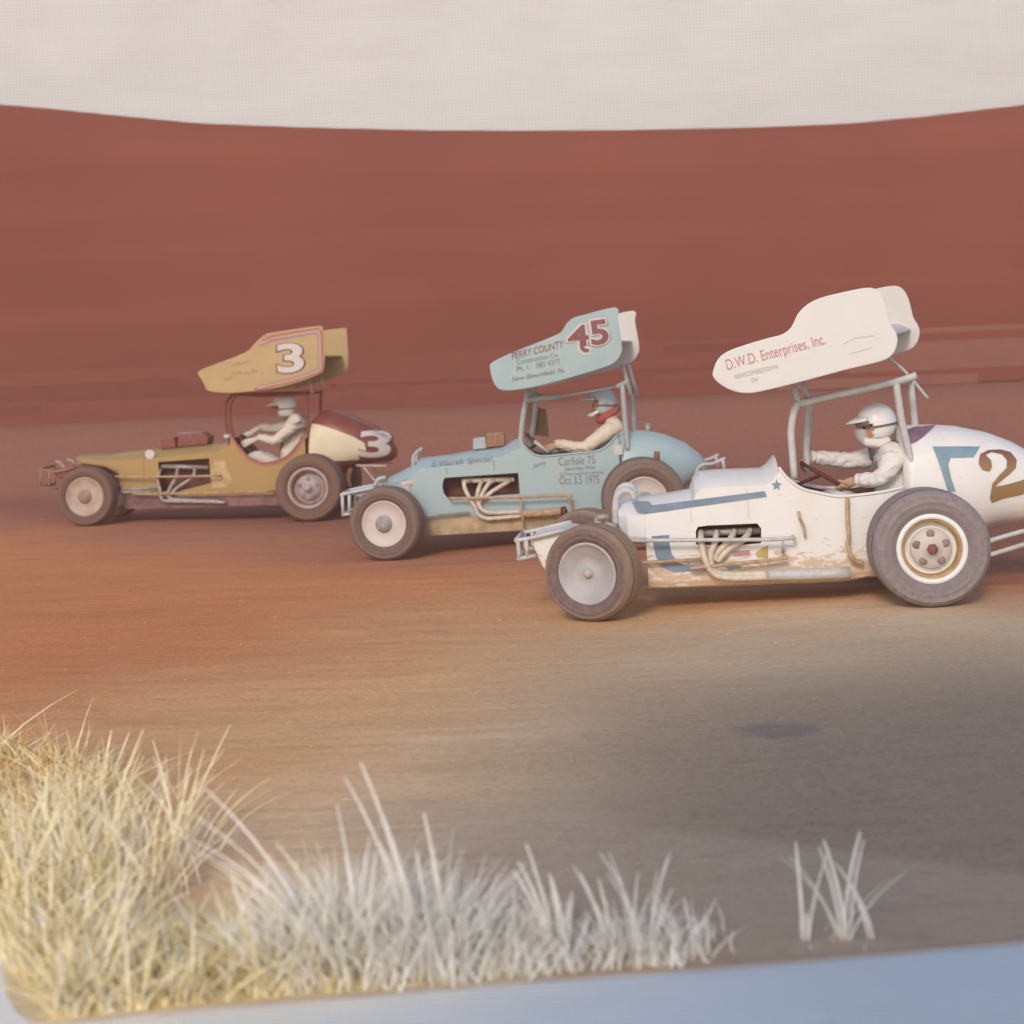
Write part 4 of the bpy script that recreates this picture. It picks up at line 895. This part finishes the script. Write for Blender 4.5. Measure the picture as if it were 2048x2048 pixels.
    for s in (1, -1):
        b = MB(); b.tube([(x, y * s, z) for x, y, z in T['hoop']], .024 if key == 'white' else .016, 12, 5); b.build('radiator_hoop', tube_m if key != 'gold' else M_STEEL, root)
    wf, wr = D['wheels']['fl'], D['wheels']['rl']
    b = MB(); b.tube([(wf[0], -.55, wf[2]), (wf[0], .55, wf[2])], .03, 12); b.build('front_axle', M_STEEL, root)
    b = MB(); b.tube([(wr[0], -.6, wr[2]), (wr[0], .6, wr[2])], .045, 12); b.build('rear_axle', M_RUST, root)
    for s in (1, -1):
        b = MB(); b.tube([(wf[0] - .01, .42 * s, wf[2] + .02), (wf[0] - .75, (w + .05) * s, wf[2] + .02)], .012, 8); b.build('radius_rod', spec.get('rod_m', M_STEEL), root)
        b = MB(); b.tube([(wf[0], .36 * s, wf[2]), (wf[0] - .06, .30 * s, wf[2] + .26)], .022, 10); b.tube([(wf[0] - .03, .33 * s, wf[2] + .13), (wf[0] - .06, .30 * s, wf[2] + .26)], .030, 10); b.build('front_shock', M_STEEL if key != 'blue' else M_TUBEB, root)
    for nm in ('shock', 'shock2'):
        if nm in T:
            b = MB(); b.tube(T[nm], .022, 10, 4); b.build('steering_arm', M_STEEL if key == 'white' else tube_m, root)
    for nm in ('rbump1', 'rbump2'):
        for s in (1, -1):
            b = MB(); b.tube([(x, y * s, z) for x, y, z in T[nm]], .016 if key != 'gold' else .010, 10, 5); b.build('rear_bumper_tube', spec['rbump_m'], root)
    # wheels
    for c, wd, rrr, steer, style in ((wf, .20, spec['rim_f'], spec['steer'], spec['style_f']), (wr, .33, spec['rim_r'], None, spec['style_r'])):
        for s in (1, -1):
            make_wheel(car, (c[0], c[1] * s, c[2]), c[2], wd, rrr, style, spec['tyre_f'] if steer is not None else spec['tyre_r'], steer, s)
    # steering wheel, seat, dash
    s0, s1 = [Vector(p) for p in T['swheel']]
    sc = (s0 + s1) / 2; ax = (s1 - s0).normalized(); rad = .155
    nrm = ax.cross(Vector((0, 1, 0))).normalized()
    b = MB(); ring = [sc + (ax * math.cos(a) + Vector((0, 1, 0)) * math.sin(a)) * rad for a in np.linspace(0, 2 * math.pi, 33)]
    b.tube(ring, .013, 8, 1, caps=False)
    for a in (0, math.pi / 2, math.pi, 3 * math.pi / 2): b.tube([sc, sc + (ax * math.cos(a) + Vector((0, 1, 0)) * math.sin(a)) * rad], .008, 6)
    down = nrm if nrm.z < 0 else -nrm
    fwd = Vector((.35, 0, -.12))
    b.tube([sc, sc + fwd], .012, 8)
    b.build('steering_wheel', M_DARK, root)
    car['steer'] = (sc, ax, rad)
    pe = Vector(D['person']['pelvis']); nk = Vector(D['person']['neck'])
    b = MB(); b.box((-.02, -.22, -.03), (.34, .22, .03)); b.box((-.05, -.22, -.03), (.01, .22, .50))
    so_ = b.build('seat', M_PURPLE if key == 'white' else M_DARK, root, bevel=.02); so_.location = (pe.x - .14, 0, pe.z - .14)
    if 'boxes' in D:
        for nm, (part, y0, y1, m) in {'injector': ('fuel_injector', -.12, .12, M_TUBEB if key == 'blue' else M_TUBEM), 'scoop': ('air_scoop', -.14, .14, M_AMBER if key == 'blue' else M_TUBEM), 'windscreen': ('windscreen', -.26, -.10, M_AMBER), 'screen': ('screen_panel', -.29, -.28, M_AMBER)}.items():
            if nm in D['boxes']:
                b = MB(); b.prism(D['boxes'][nm], y0, y1); o = b.build(part, m, root, bevel=.01 if nm in ('injector', 'scoop') else 0)
                if nm == 'screen':
                    q = D['boxes'][nm]; e = MB(); e.tube([(q[1][0], -.285, q[1][1]), (q[2][0], -.285, q[2][1])], .007, 8); e.build('screen_edge', M_TUBET, o)
                if nm == 'scoop':
                    q = D['boxes'][nm]; zt = max(p[1] for p in q); xa = q[0][0]; xb = q[1][0]
                    e = MB(); e.tube([(xa, .141, zt - .003), (xb, .141, zt - .003)], .006, 8); e.tube([((xa + xb) / 2, .143, zt), ((xa + xb) / 2, .143, zt - .09)], .005, 8); e.build('scoop_trim', M_TUBET if key == 'blue' else M_STEEL, o)
    if key == 'blue':
        p = T['fuel_cap']; b = MB(); b.tube(p, .022, 16); b.tube([(p[1][0], p[1][1], p[1][2] - .012), p[1]], .030, 16); b.build('fuel_cap', M_TUBEB, root)
        b = MB(); b.tube(T['dash_bar'], .018, 10); b.build('dash_bar', M_TUBEW, root)
    if key == 'gold':
        b = MB(); p = T['mirror']; b.tube(p, .025, 10); b.build('mirror', M_TUBEW, root)
    return car

spec_w = dict(rimmat=('grey', 'white'), hubmat=M_STEEL, ringmat=plain('gold_inner_ring', (.53, .33, .15), .5, 0, .15, 14.0), rail_m=M_TUBEW, rod_m=M_TUBET, strut_m=M_TUBEW, bump_m=M_TUBEW, rbump_m=M_TUBEW, cage_r=.024, header_r=.021,
    rim_f=.195, rim_r=.212, steer=R(-22), style_f='disc', style_r='dish', tyre_f=TY_WF, tyre_r=TY_WR,
    decals={'stripe': (M_STRIPE, 'b'), 'bracket': (M_STRIPE, 'b'), 'dart': (M_TEAL, 'b'), 'sticker': (M_PINK, 'b'), 'corner': (M_TEAL, 't'), 'two': (M_TWO, 't'), 'purple': (M_PURPLE, 't'), 'star': (M_TEAL, 'b'), 'flash': (plain('yellow_flash', (.60, .42, .14), .5, 0, .1, 9.0), 'b')})
spec_b = dict(rimmat=('pale', 'pale'), hubmat=plain('grey_hub', (.38, .385, .37), .55, 0, .15, 20.0), ringmat=M_STEEL, rail_m=M_TUBET, strut_m=M_TUBEB, bump_m=M_TUBEW, rbump_m=M_TUBEW, cage_r=.024, header_r=.019,
    rim_f=.203, rim_r=.205, steer=R(-13), style_f='flat', style_r='flat', tyre_f=TY_B, tyre_r=TY_B,
    decals={'belly': (M_BELLY, 'b'), 'triangle': (M_NUM, 'b'), 'zed': (M_RED, 'b'), 'sticker': (M_NUM, 'b')})
spec_g = dict(rimmat=('dusty', 'mauve'), hubmat=plain('dusty_hub', (.42, .27, .21), .6, 0, .2, 20.0), ringmat=M_RUST, rail_m=M_TUBET, strut_m=plain('cream_strut', (.62, .48, .31), .5), bump_m=plain('dusty_bumper', (.42, .22, .17), .6, 0, .2), rbump_m=M_CREAMT, cage_r=.018, header_r=.018,
    rim_f=.215, rim_r=.225, steer=R(-4), style_f='flat', style_r='dish', tyre_f=TY_G, tyre_r=TY_G, rimtube=M_BANDR,
    decals={'cream': (M_CREAM, 't'), 'belly': (M_PLUM, 'b'), 'dot': (M_NUM, 'b'), 'pale': (plain('rubbed_gold', (.62, .44, .22), .6, 0, .14, 12.0), 'b')})
for sp in (spec_w, spec_b, spec_g):
    sp['decals'] = {k: (m, 'tail' if o == 't' else 'body') for k, (m, o) in sp['decals'].items()}
car_w = make_car('white', 'white winged sprint car with number 2 on its tail, nearest on the right', M_WHITE, M_WHITE, M_WINGW, M_SHEETW, M_TUBEW, M_CREAMT, spec_w)
car_b = make_car('blue', 'pale blue winged sprint car numbered 45, running between the other two', M_BLUE, M_BLUE, M_WINGB, M_SHEETW, M_TUBEB, M_CREAMT, spec_b)
car_g = make_car('gold', 'gold and maroon winged sprint car numbered 3, farthest on the left', M_GOLD, M_MAROON, M_WINGG, M_WINGG, M_TUBEM, M_STEEL, spec_g)

# ------------------------------------------------------------------ drivers
def skin_mesh(name, verts, edges, radii, root_i, mats, parent, sub=2):
    me = bpy.data.meshes.new(name); me.from_pydata([tuple(v) for v in verts], edges, [])
    o = bpy.data.objects.new(name, me); COL.objects.link(o)
    s = o.modifiers.new('skin', 'SKIN'); s.use_smooth_shade = True
    for i, r in enumerate(radii):
        d = me.skin_vertices[0].data[i]; d.radius = (r, r) if not isinstance(r, tuple) else r; d.use_root = (i == root_i)
    b = o.modifiers.new('sub', 'SUBSURF'); b.levels = sub; b.render_levels = sub
    bake(o)
    for m in mats: o.data.materials.append(m)
    if name == 'body':
        from mathutils import noise as mn
        for v_ in o.data.vertices:
            q = v_.co * 15.0; q.x *= .7
            a = mn.noise(q) + .5 * mn.noise(q * 2.3)
            v_.co += v_.normal * (.009 * (1 - 2 * abs(a)))
    for p in o.data.polygons: p.use_smooth = True
    o.parent = parent
    return o

def make_driver(key, car, label, suit, helm_m, hand_m, extras):
    D = DATA[key]['person']; Tm = FR[key]
    g = lambda k: Vector(D[k])
    pel = g('pelvis')
    root = link('person', None)
    root.matrix_world = Tm @ Matrix.Translation(pel)
    tag(root, label, 'driver', 'drivers at the wheel')
    rel = lambda v: Vector(v) - pel
    neck = rel(g('neck')); sN, eN, hN = rel(g('shoulderN')), rel(g('elbowN')), rel(g('handN')); sF, eF, hF = rel(g('shoulderF')), rel(g('elbowF')), rel(g('handF'))
    helm = rel(g('helm')); hr = max(D['helm_r'], .112) * 1.13
    kn = rel(g('knee')); kn.z = max(kn.z, .05)
    chest = Vector((sN.x * .5 + sF.x * .5 - .01, 0, sN.z - .10))
    belly = Vector((chest.x * .5, 0, chest.z * .45))
    V = [Vector((0, 0, 0)), belly, chest, Vector(((neck.x + chest.x) / 2, 0, sN.z + .02)), neck + Vector((.0, 0, -.01)), helm + Vector((-.01, 0, -.05)),
         Vector((sN.x, .17, sN.z)), eN * .5 + Vector((sN.x, .17, sN.z)) * .5 + Vector((0, .01, 0)), eN, eN + (hN - eN) * .82,
         Vector((sF.x, -.17, sF.z)), eF * .5 + Vector((sF.x, -.17, sF.z)) * .5, eF, eF + (hF - eF) * .82,
         Vector((.10, .10, -.03)), Vector((kn.x, .13, kn.z)), Vector((kn.x + .34, .12, kn.z - .20)), Vector((kn.x + .42, .12, kn.z - .18)),
         Vector((.10, -.10, -.03)), Vector((kn.x, -.13, kn.z)), Vector((kn.x + .34, -.12, kn.z - .20)), Vector((kn.x + .42, -.12, kn.z - .18))]
    E = [(0, 1), (1, 2), (2, 3), (3, 4), (4, 5), (3, 6), (6, 7), (7, 8), (8, 9), (3, 10), (10, 11), (11, 12), (12, 13), (0, 14), (14, 15), (15, 16), (16, 17), (0, 18), (18, 19), (19, 20), (20, 21)]
    Rd = [(.13, .15), (.12, .145), (.125, .16), (.095, .13), .056, .06, .078, .066, .054, .043, .078, .066, .054, .043, .09, .07, .05, .045, .09, .07, .05, .045]
    body = skin_mesh('body', V, E, Rd, 0, [suit, M_SKIN], root, 3)
    for p in body.data.polygons:
        c = p.center
        if c.z > neck.z + .005 and abs(c.y) < .09: p.material_index = 1
    for yy in (.075, -.075):
        b = MB(); b.tube([Vector((-.06, yy, sN.z + .06)) + Vector((chest.x - .06, 0, 0)), Vector((chest.x + .05, yy, sN.z + .05)), Vector((chest.x + .15, yy * .8, chest.z - .02)), Vector((belly.x + .16, yy * .4, belly.z))], .016, 8, 5)
        b.build('harness_strap', M_STRAP, root)
    # cuffs, collar and a belt seam give the overalls their edges
    for e_, h_ in ((eN, hN), (eF, hF)):
        q = e_ + (h_ - e_) * .80; d = (h_ - e_).normalized()
        b = MB(); b.tube([q - d * .012, q + d * .012], .043, 14); b.build('cuff', suit, root)
    # head
    hb = MB(); NU, NV = 22, 16; vs = []
    fwd = Vector((1, 0, 0))
    for j in range(NV + 1):
        ph = math.pi * j / NV
        for i in range(NU):
            a = 2 * math.pi * i / NU; x = math.sin(ph) * math.cos(a); y = math.sin(ph) * math.sin(a); z = math.cos(ph)
            rx = .088 + (.012 * math.exp(-((z + .15) ** 2) / .02) * math.exp(-(y ** 2) / .012) if x > 0 else 0)
            if x > 0 and -.75 < z < -.2: rx += .006 * math.exp(-((z + .48) ** 2) / .01)       # lips
            jaw = 1 - .18 * max(0, -z) ** 1.5
            vs.append((x * rx * jaw, y * .072 * jaw, z * .112))
    hb.add(vs, [(j * NU + i, j * NU + (i + 1) % NU, (j + 1) * NU + (i + 1) % NU, (j + 1) * NU + i) for j in range(NV) for i in range(NU)])
    hc = helm + Vector((.006, 0, -.045))
    ho = hb.build('head', M_SKIN, root, weld=True); ho.location = hc
    for s in (1, -1):
        b = MB(); b.lathe([(-.006, .0005), (-.005, .008), (0, .011), (.005, .008), (.006, .0005)], 12); o = b.build('eye', M_EYE, ho); o.location = (.079, .027 * s, .012); o.rotation_euler.z = R(-75)
        b = MB(); b.tube([(.083, .012 * s, .031), (.080, .044 * s, .031)], .005, 8); b.build('eyebrow', M_STRAP, ho)
        b = MB(); b.lathe([(-.004, .018), (.004, .02), (.006, .01), (.004, .0005)], 12); o = b.build('ear', M_SKIN, ho); o.location = (-.005, .068 * s, -.005)
    b = MB(); b.tube([(.082, -.02, -.055), (.090, 0, -.054), (.082, .02, -.055)], .0045, 8, 4); b.build('mouth', M_SCARF, ho)
    # open-face helmet: a shell with the face cut out, a rolled edge and a peak
    HB = MB(); NU, NV = 40, 24; ring = []
    rx, ry, rz = hr * 1.03, hr * .86, hr * 1.0
    idx = {}
    vv = []
    for j in range(NV + 1):
        ph = math.pi * j / NV * .80
        for i in range(NU):
            a = 2 * math.pi * i / NU
            x = math.sin(ph) * math.cos(a); y = math.sin(ph) * math.sin(a); z = math.cos(ph)
            vv.append((x * rx, y * ry, z * rz))
    ff = []
    for j in range(NV):
        for i in range(NU):
            q = (j * NU + i, j * NU + (i + 1) % NU, (j + 1) * NU + (i + 1) % NU, (j + 1) * NU + i)
            cx = sum(vv[k][0] for k in q) / 4 / rx; cz = sum(vv[k][2] for k in q) / 4 / rz
            if cx > extras.get('open_x', .34) and cz < extras.get('open_z', .30): continue
            ff.append(q)
    HB.add(vv, ff)
    he = HB.build('helmet', helm_m, root, weld=True)
    sd = he.modifiers.new('thick', 'SOLIDIFY'); sd.thickness = .012; sd.offset = -1
    he.location = helm; he.rotation_euler = (0, extras.get('tilt', 0.0), 0)
    pk = MB(); pl = (rel(g('peak')) - helm).x - hr * .75; pl = max(.05, min(.12, pl))
    n = 12; up_, lo_ = [], []
    for i in range(n + 1):
        a = R(-62 + 124 * i / n); ca, sa = math.cos(a), math.sin(a)
        up_.append((rx * ca * .94, ry * sa * 1.0, rz * .36)); lo_.append((rx * ca * .94 + pl * ca ** 1.5, ry * sa * 1.02, rz * .36 - .022 - .012 * ca))
    pk.add(up_ + lo_, [(i, i + 1, n + 2 + i, n + 1 + i) for i in range(n)])
    po = pk.build('helmet_peak', helm_m, he, fixn=False); s2 = po.modifiers.new('thick', 'SOLIDIFY'); s2.thickness = .006
    if extras.get('chin'):
        b = MB(); b.tube([(hr * .30, ry * .80, -hr * .62), (hr * .72, ry * .52, -hr * .86), (hr * .90, 0, -hr * .92), (hr * .72, -ry * .52, -hr * .86), (hr * .30, -ry * .80, -hr * .62)], .016, 10, 5); b.build('chin_guard', M_HELW, he)
    b = MB(); b.tube([(rx * math.cos(a) * 1.005, ry * math.sin(a) * 1.005, rz * (-.18 - .04 * math.cos(a))) for a in np.linspace(R(72), R(288), 22)], .0075, 8, 1); b.build('goggle_strap', M_STRAP, he)
    if extras.get('goggles'):
        b = MB(); b.tube([(rx * math.cos(a) * .93, ry * math.sin(a) * .95, rz * .02) for a in np.linspace(R(-62), R(62), 13)], .020, 10, 1); b.build('goggles', M_STRAP, he)
    if extras.get('bandana'):
        b = MB(); b.tube([(hr * .80, 0, -hr * .30), (hr * .78, 0, -hr * .62), (hr * .62, 0, -hr * .92)], .050, 16, 5, r2=.045); o = b.build('bandana', M_BANDANA, ho); o.location = helm - hc
        b = MB(); b.tube([(hr * .72, .03, -hr * .95), (hr * .1, .075, -hr * 1.05), (-hr * .5, .05, -hr * .98)], .030, 12, 5); b.tube([(hr * .72, -.03, -hr * .95), (hr * .1, -.075, -hr * 1.05), (-hr * .5, -.05, -hr * .98)], .030, 12, 5); o = b.build('neck_cloth', suit, root); o.location = helm
    if extras.get('scarf'):
        b = MB(); ce = (helm + neck) / 2 + Vector((-.01, 0, -.045))
        ring = [ce + Vector((math.cos(a) * .085, math.sin(a) * .085, -.05 * math.cos(a))) for a in np.linspace(0, 2 * math.pi, 25)]
        b.tube(ring, .036, 12, 1, caps=False); b.build('scarf', M_SCARF, root)
    if extras.get('num'):
        t = dict(s='45', a=(.005, -hr * .28), b=(-.055, -hr * .28), h=.042)
        lettering('lettering', t, M_INK, he, lambda x, z: ry * math.sqrt(max(.05, 1 - (x / rx) ** 2 - (z / rz) ** 2)), .006, .0)
    # hands: palm, four fingers closed on the wheel rim, thumb on the near side
    sc, ax, rad = car['steer']; sc = sc - pel
    for e_, h_, sgn in ((eN, hN, 1), (eF, hF, -1)):
        rv = (h_ - sc); rv = ax * rv.dot(ax) + Vector((0, 1, 0)) * rv.y
        if rv.length < .02: rv = Vector((0, sgn, 0))
        grip = sc + rv.normalized() * rad                                   # the point of the rim that is held
        tan = rv.normalized().cross(ax.cross(Vector((0, 1, 0)))).normalized()
        axis = ax.cross(Vector((0, 1, 0))).normalized()
        wr = e_ + (h_ - e_) * .80
        d = (grip - wr); dl = d.length; d.normalize()
        palm = grip - d * .035
        V = [wr, wr + (palm - wr) * .55, palm]; E = [(0, 1), (1, 2)]; Rd = [.030, .036, (.030, .040)]
        side = tan - d * tan.dot(d); side.normalize()
        upv = d.cross(side).normalized()
        for q in range(4):
            o = side * (-.031 + .0205 * q); ln = (.9, 1.05, 1.0, .8)[q]
            base = palm + o + d * .02 + upv * .012
            k1 = base + d * .032 * ln + upv * .010; k2 = k1 + d * .012 * ln - upv * .026; k3 = k2 - d * .022 * ln - upv * .010
            i0 = len(V); V += [base, k1, k2, k3]; E += [(2, i0), (i0, i0 + 1), (i0 + 1, i0 + 2), (i0 + 2, i0 + 3)]; Rd += [.0115, .0098, .0092, .0080]
        tb = palm - side * .034 - d * .012; i0 = len(V)
        V += [tb, tb - side * .012 + d * .026 - upv * .012, tb + d * .048 - upv * .026]; E += [(1, i0), (i0, i0 + 1), (i0 + 1, i0 + 2)]; Rd += [.0135, .0112, .0092]
        skin_mesh('hand', V, E, Rd, 0, [hand_m], root, 1)
    return root

make_driver('white', car_w, 'driver in white overalls and white peaked helmet at the wheel of the white car', M_SUITW, M_HELW, M_GLOVE, dict(bandana=1, goggles=1, open_z=.05, tilt=R(4)))
make_driver('blue', car_b, 'driver in cream overalls with silver helmet and red scarf, seated in the pale blue car', M_SUITC, M_HELB, M_GLOVE, dict(scarf=1, chin=1, num=1, open_z=.22, tilt=R(-6)))
make_driver('gold', car_g, 'driver in pale grey overalls and white helmet, leaning forward in the gold car', M_SUITG, M_HELW, M_SUITG, dict(goggles=1, open_z=.15))

# ------------------------------------------------------------------ grass along the near edge
def grass_mat(name, cols):
    m, nt, p = nodes_of(name)
    at = nt.nodes.new('ShaderNodeAttribute'); at.attribute_name = 'tone'
    cr = nt.nodes.new('ShaderNodeValToRGB')
    nt.links.new(at.outputs['Fac'], cr.inputs['Fac'])
    el = cr.color_ramp.elements
    for i, c in enumerate(cols):
        e = el[i] if i < 2 else el.new(i / (len(cols) - 1))
        e.position = i / (len(cols) - 1); e.color = rgba(c)
    v = texco(nt)
    f = ramp(nt, noise(nt, v, 26.0, 3), .3, .7)
    nt.links.new(mixc(nt, mathn(nt, 'MULTIPLY', f, .25), cr.outputs['Color'], (.42, .36, .20)), p.inputs['Base Color'])
    p.inputs['Roughness'].default_value = .8
    p.inputs['Specular IOR Level'].default_value = .2
    return m
M_GRASS = grass_mat('yellow_grass', [(.58, .42, .14), (.82, .66, .32), (.90, .80, .54), (.93, .86, .74)])  # yellow and pale tones carry warm glow and overexposure in the colour
M_PALE = grass_mat('pale_grass', [(.80, .72, .52), (.92, .86, .77), (.95, .90, .86), (.86, .82, .66)])  # near white: flash overexposure put into the blade colour

class Blades:
    def __init__(s): s.v = []; s.f = []; s.t = []
    def blade(s, x, y, h, wd, az, lean, curl, tone, seg=5, tip=.12):
        z0 = float(0.0) - .004
        dx, dy = math.cos(az), math.sin(az); nx, ny = -dy, dx
        fa = random.uniform(-.9, .9); wx, wy = math.cos(fa), math.sin(fa)
        b = len(s.v)
        for k in range(seg + 1):
            q = k / seg
            out = h * (lean * q + curl * q * q); up = h * q * (1 - .28 * abs(curl) * q)
            ww = wd * (tip + (1 - tip) * (1 - q) ** .6) * (.6 + .4 * min(1, q * 5))
            cx, cy, cz = x + dx * out, y + dy * out, z0 + up
            s.v += [(cx - wx * ww / 2, cy - wy * ww / 2, cz), (cx + wx * ww / 2, cy + wy * ww / 2, cz), ]
            s.t += [tone, tone]
        for k in range(seg):
            s.f.append((b + 2 * k, b + 2 * k + 1, b + 2 * k + 3, b + 2 * k + 2))
    def build(s, name, mat, parent=None):
        me = bpy.data.meshes.new(name); me.from_pydata(s.v, [], s.f)
        a = me.attributes.new('tone', 'FLOAT', 'POINT'); a.data.foreach_set('value', s.t)
        me.materials.append(mat)
        for p in me.polygons: p.use_smooth = True
        return link(name, me, None, parent)

e2 = np.array(edge)
def near_y(x):                                 # the track sheet's near edge at x
    o = e2[:, 0].argsort(); return float(np.interp(x, e2[o, 0], e2[o, 1]))
G = Blades()
for i in range(9500):
    x = random.uniform(-2.3, -.30); fr = random.random()
    if x > -.75 and random.random() < (x + .75) * 1.3: continue
    lim = np.interp(x, [-2.3, -1.42, -1.25, -1.12, -.95, -.75, -.55, -.30], [1.6, 1.35, .80, .42, .50, .55, .42, .25])
    y0 = near_y(max(x, -1.21)) if x > -1.21 else np.interp(x, [-2.3, -1.65, -1.42, -1.21], [5.3, 4.9, 4.27, 3.96])
    y = y0 + .02 + lim * fr ** 1.25
    clump = .5 + .5 * math.sin(x * 9 + 3 * math.sin(y * 4)) * math.cos(y * 7 + x * 2)
    if random.random() > .25 + .75 * clump: continue
    h = random.uniform(.05, .17) * (.65 + .75 * clump) * (1.0 if random.random() < .93 else 1.6)
    tone = min(1, max(0, .18 + .45 * clump + random.gauss(0, .22) + .22 * (x + 1.6)))
    G.blade(x, y, h, random.uniform(.004, .013), random.uniform(0, 6.283), random.uniform(.0, .9), random.uniform(-.1, 1.0), tone, 4)
for i in range(240):                           # taller seed stems at the left
    x = random.choice([-1.62, -1.50, -1.42, -1.33, -1.22, -1.13]) + random.gauss(0, .06); y = random.uniform(4.7, 5.35)
    G.blade(x, y, random.uniform(.16, .42), random.uniform(.005, .011), random.uniform(0, 6.283), random.uniform(0, .5), random.uniform(0, .7), random.uniform(.4, .95), 6, .25)
go = G.build('grass', M_GRASS)
tag(go, 'pale yellow grass along the near left edge of the track', 'grass', None, 'stuff')

def tuft(label, x, y, blades, short, spread, hmax, mat=M_PALE):
    B = Blades()
    blades = [(dx + random.gauss(0, .010), h * f * 1.17, lean + random.gauss(0, .07), wd * q) for (dx, h, lean, wd) in blades for f, q in ((1, .62), (.93, .45), (.80, .5), (.68, .4))[:2 if short < 10 else 4]]
    for (dx, h, lean, wd) in blades:
        az = (0 if lean > 0 else math.pi) + random.gauss(0, .25)
        B.blade(dx, random.uniform(-.03, .03), h, wd, az, abs(lean) * .55, abs(lean) * .75 + .03, random.uniform(.5, .9), 7, .35)
    for i in range(short):
        B.blade(random.gauss(0, spread), random.uniform(-.10, .16), random.uniform(.25, 1) * hmax, random.uniform(.005, .012), random.uniform(0, 6.283), random.uniform(0, .7), random.uniform(0, .5), random.uniform(.1, .9), 4)
    o = B.build('grass_tuft', mat)
    o.location = (x, near_y(x) + .115, 0)
    return tag(o, label, 'grass', 'pale grass tufts at the near edge')
tuft('tall pale grass tuft leaning left at the edge of the yellow grass', -.52, 4.42, [(-.03, .47, -.40, .022), (0, .40, -.55, .018), (.02, .34, -.30, .016), (.06, .40, .02, .017), (-.06, .30, -.6, .016), (.08, .30, .12, .014)], 520, .12, .30)
tuft('upright pale grass tuft with the tallest single blade', -.30, 4.36, [(.00, .50, -.16, .024), (.05, .36, .03, .022), (.03, .28, .05, .016), (.10, .26, .42, .013)], 460, .10, .27)
tuft('low grey grass tuft right of the tallest blade', -.10, 4.30, [(.0, .17, -.25, .016), (.05, .14, .2, .014)], 210, .08, .15)
tuft('pale grass tuft with one curved horn-shaped blade', .04, 4.24, [(.0, .27, -.14, .030), (.03, .20, .05, .024), (-.04, .15, -.2, .018)], 150, .06, .13)
tuft('grass tuft of thin crossing blades left of the bare gap', .22, 4.24, [(-.03, .22, -.18, .020), (.06, .26, -.22, .014), (.08, .25, .16, .014), (.02, .2, .1, .012)], 170, .08, .12)
tuft('short sparse grass tuft ending the grassy strip', .38, 4.22, [(0, .16, -.3, .014), (.04, .12, -.2, .014)], 130, .045, .11)
tuft('lone pale grass tuft of crossed stems standing on bare dirt', .765, 4.30, [(.05, .22, -.34, .017), (-.05, .23, .08, .020), (.06, .245, -.14, .020), (.07, .25, .08, .020), (.12, .19, -.28, .016), (.06, .17, .55, .009), (-.05, .07, .0, .016)], 6, .08, .06)

# ------------------------------------------------------------------ loose clay thrown off the racing line
rc = random.Random(11)
C = MB(); oct_ = [(1, 0, 0), (-1, 0, 0), (0, 1, 0), (0, -1, 0), (0, 0, 1), (0, 0, -1)]
octf = [(0, 2, 4), (2, 1, 4), (1, 3, 4), (3, 0, 4), (2, 0, 5), (1, 2, 5), (3, 1, 5), (0, 3, 5)]
pos = []
for i in range(1300):
    y = 4.9 + 9.5 * rc.random() ** 1.3
    x = rc.uniform(-.40, .40) * y + (.25 if rc.random() < .5 else 0) * y
    pos.append((x, y))
gz = ground_z(pos)
for (x, y), z in zip(pos, gz):
    r = rc.uniform(.002, .006) if rc.random() < .93 else rc.uniform(.007, .013)
    C.add([(x + vx * r * rc.uniform(.7, 1.5), y + vy * r * rc.uniform(.7, 1.5), z + r * .35 + vz * r * rc.uniform(.5, .9)) for vx, vy, vz in oct_], octf, 0, False)
co = C.build('dirt_clods', M_DIRT, fixn=False)
tag(co, 'small crumbs of clay scattered over the track', 'clay crumbs', None, 'stuff')

# ------------------------------------------------------------------ dust hanging over the track
hz = MB(); hz.box((-24, -8, -1.6), (24, 31.2, 12.0))
hm = bpy.data.materials.new('red_dust_air'); hm.use_nodes = True
hn = hm.node_tree
hn.nodes.remove(hn.nodes['Principled BSDF'])
pv = hn.nodes.new('ShaderNodeVolumePrincipled')
pv.inputs['Color'].default_value = (.95, .56, .42, 1)
pv.inputs['Density'].default_value = .0065
pv.inputs['Anisotropy'].default_value = .0
hn.links.new(pv.outputs[0], hn.nodes['Material Output'].inputs['Volume'])
ho_ = hz.build('haze', hm, fixn=True)
tag(ho_, 'thin reddish dust hanging in the air over the track', 'haze', None, 'stuff')
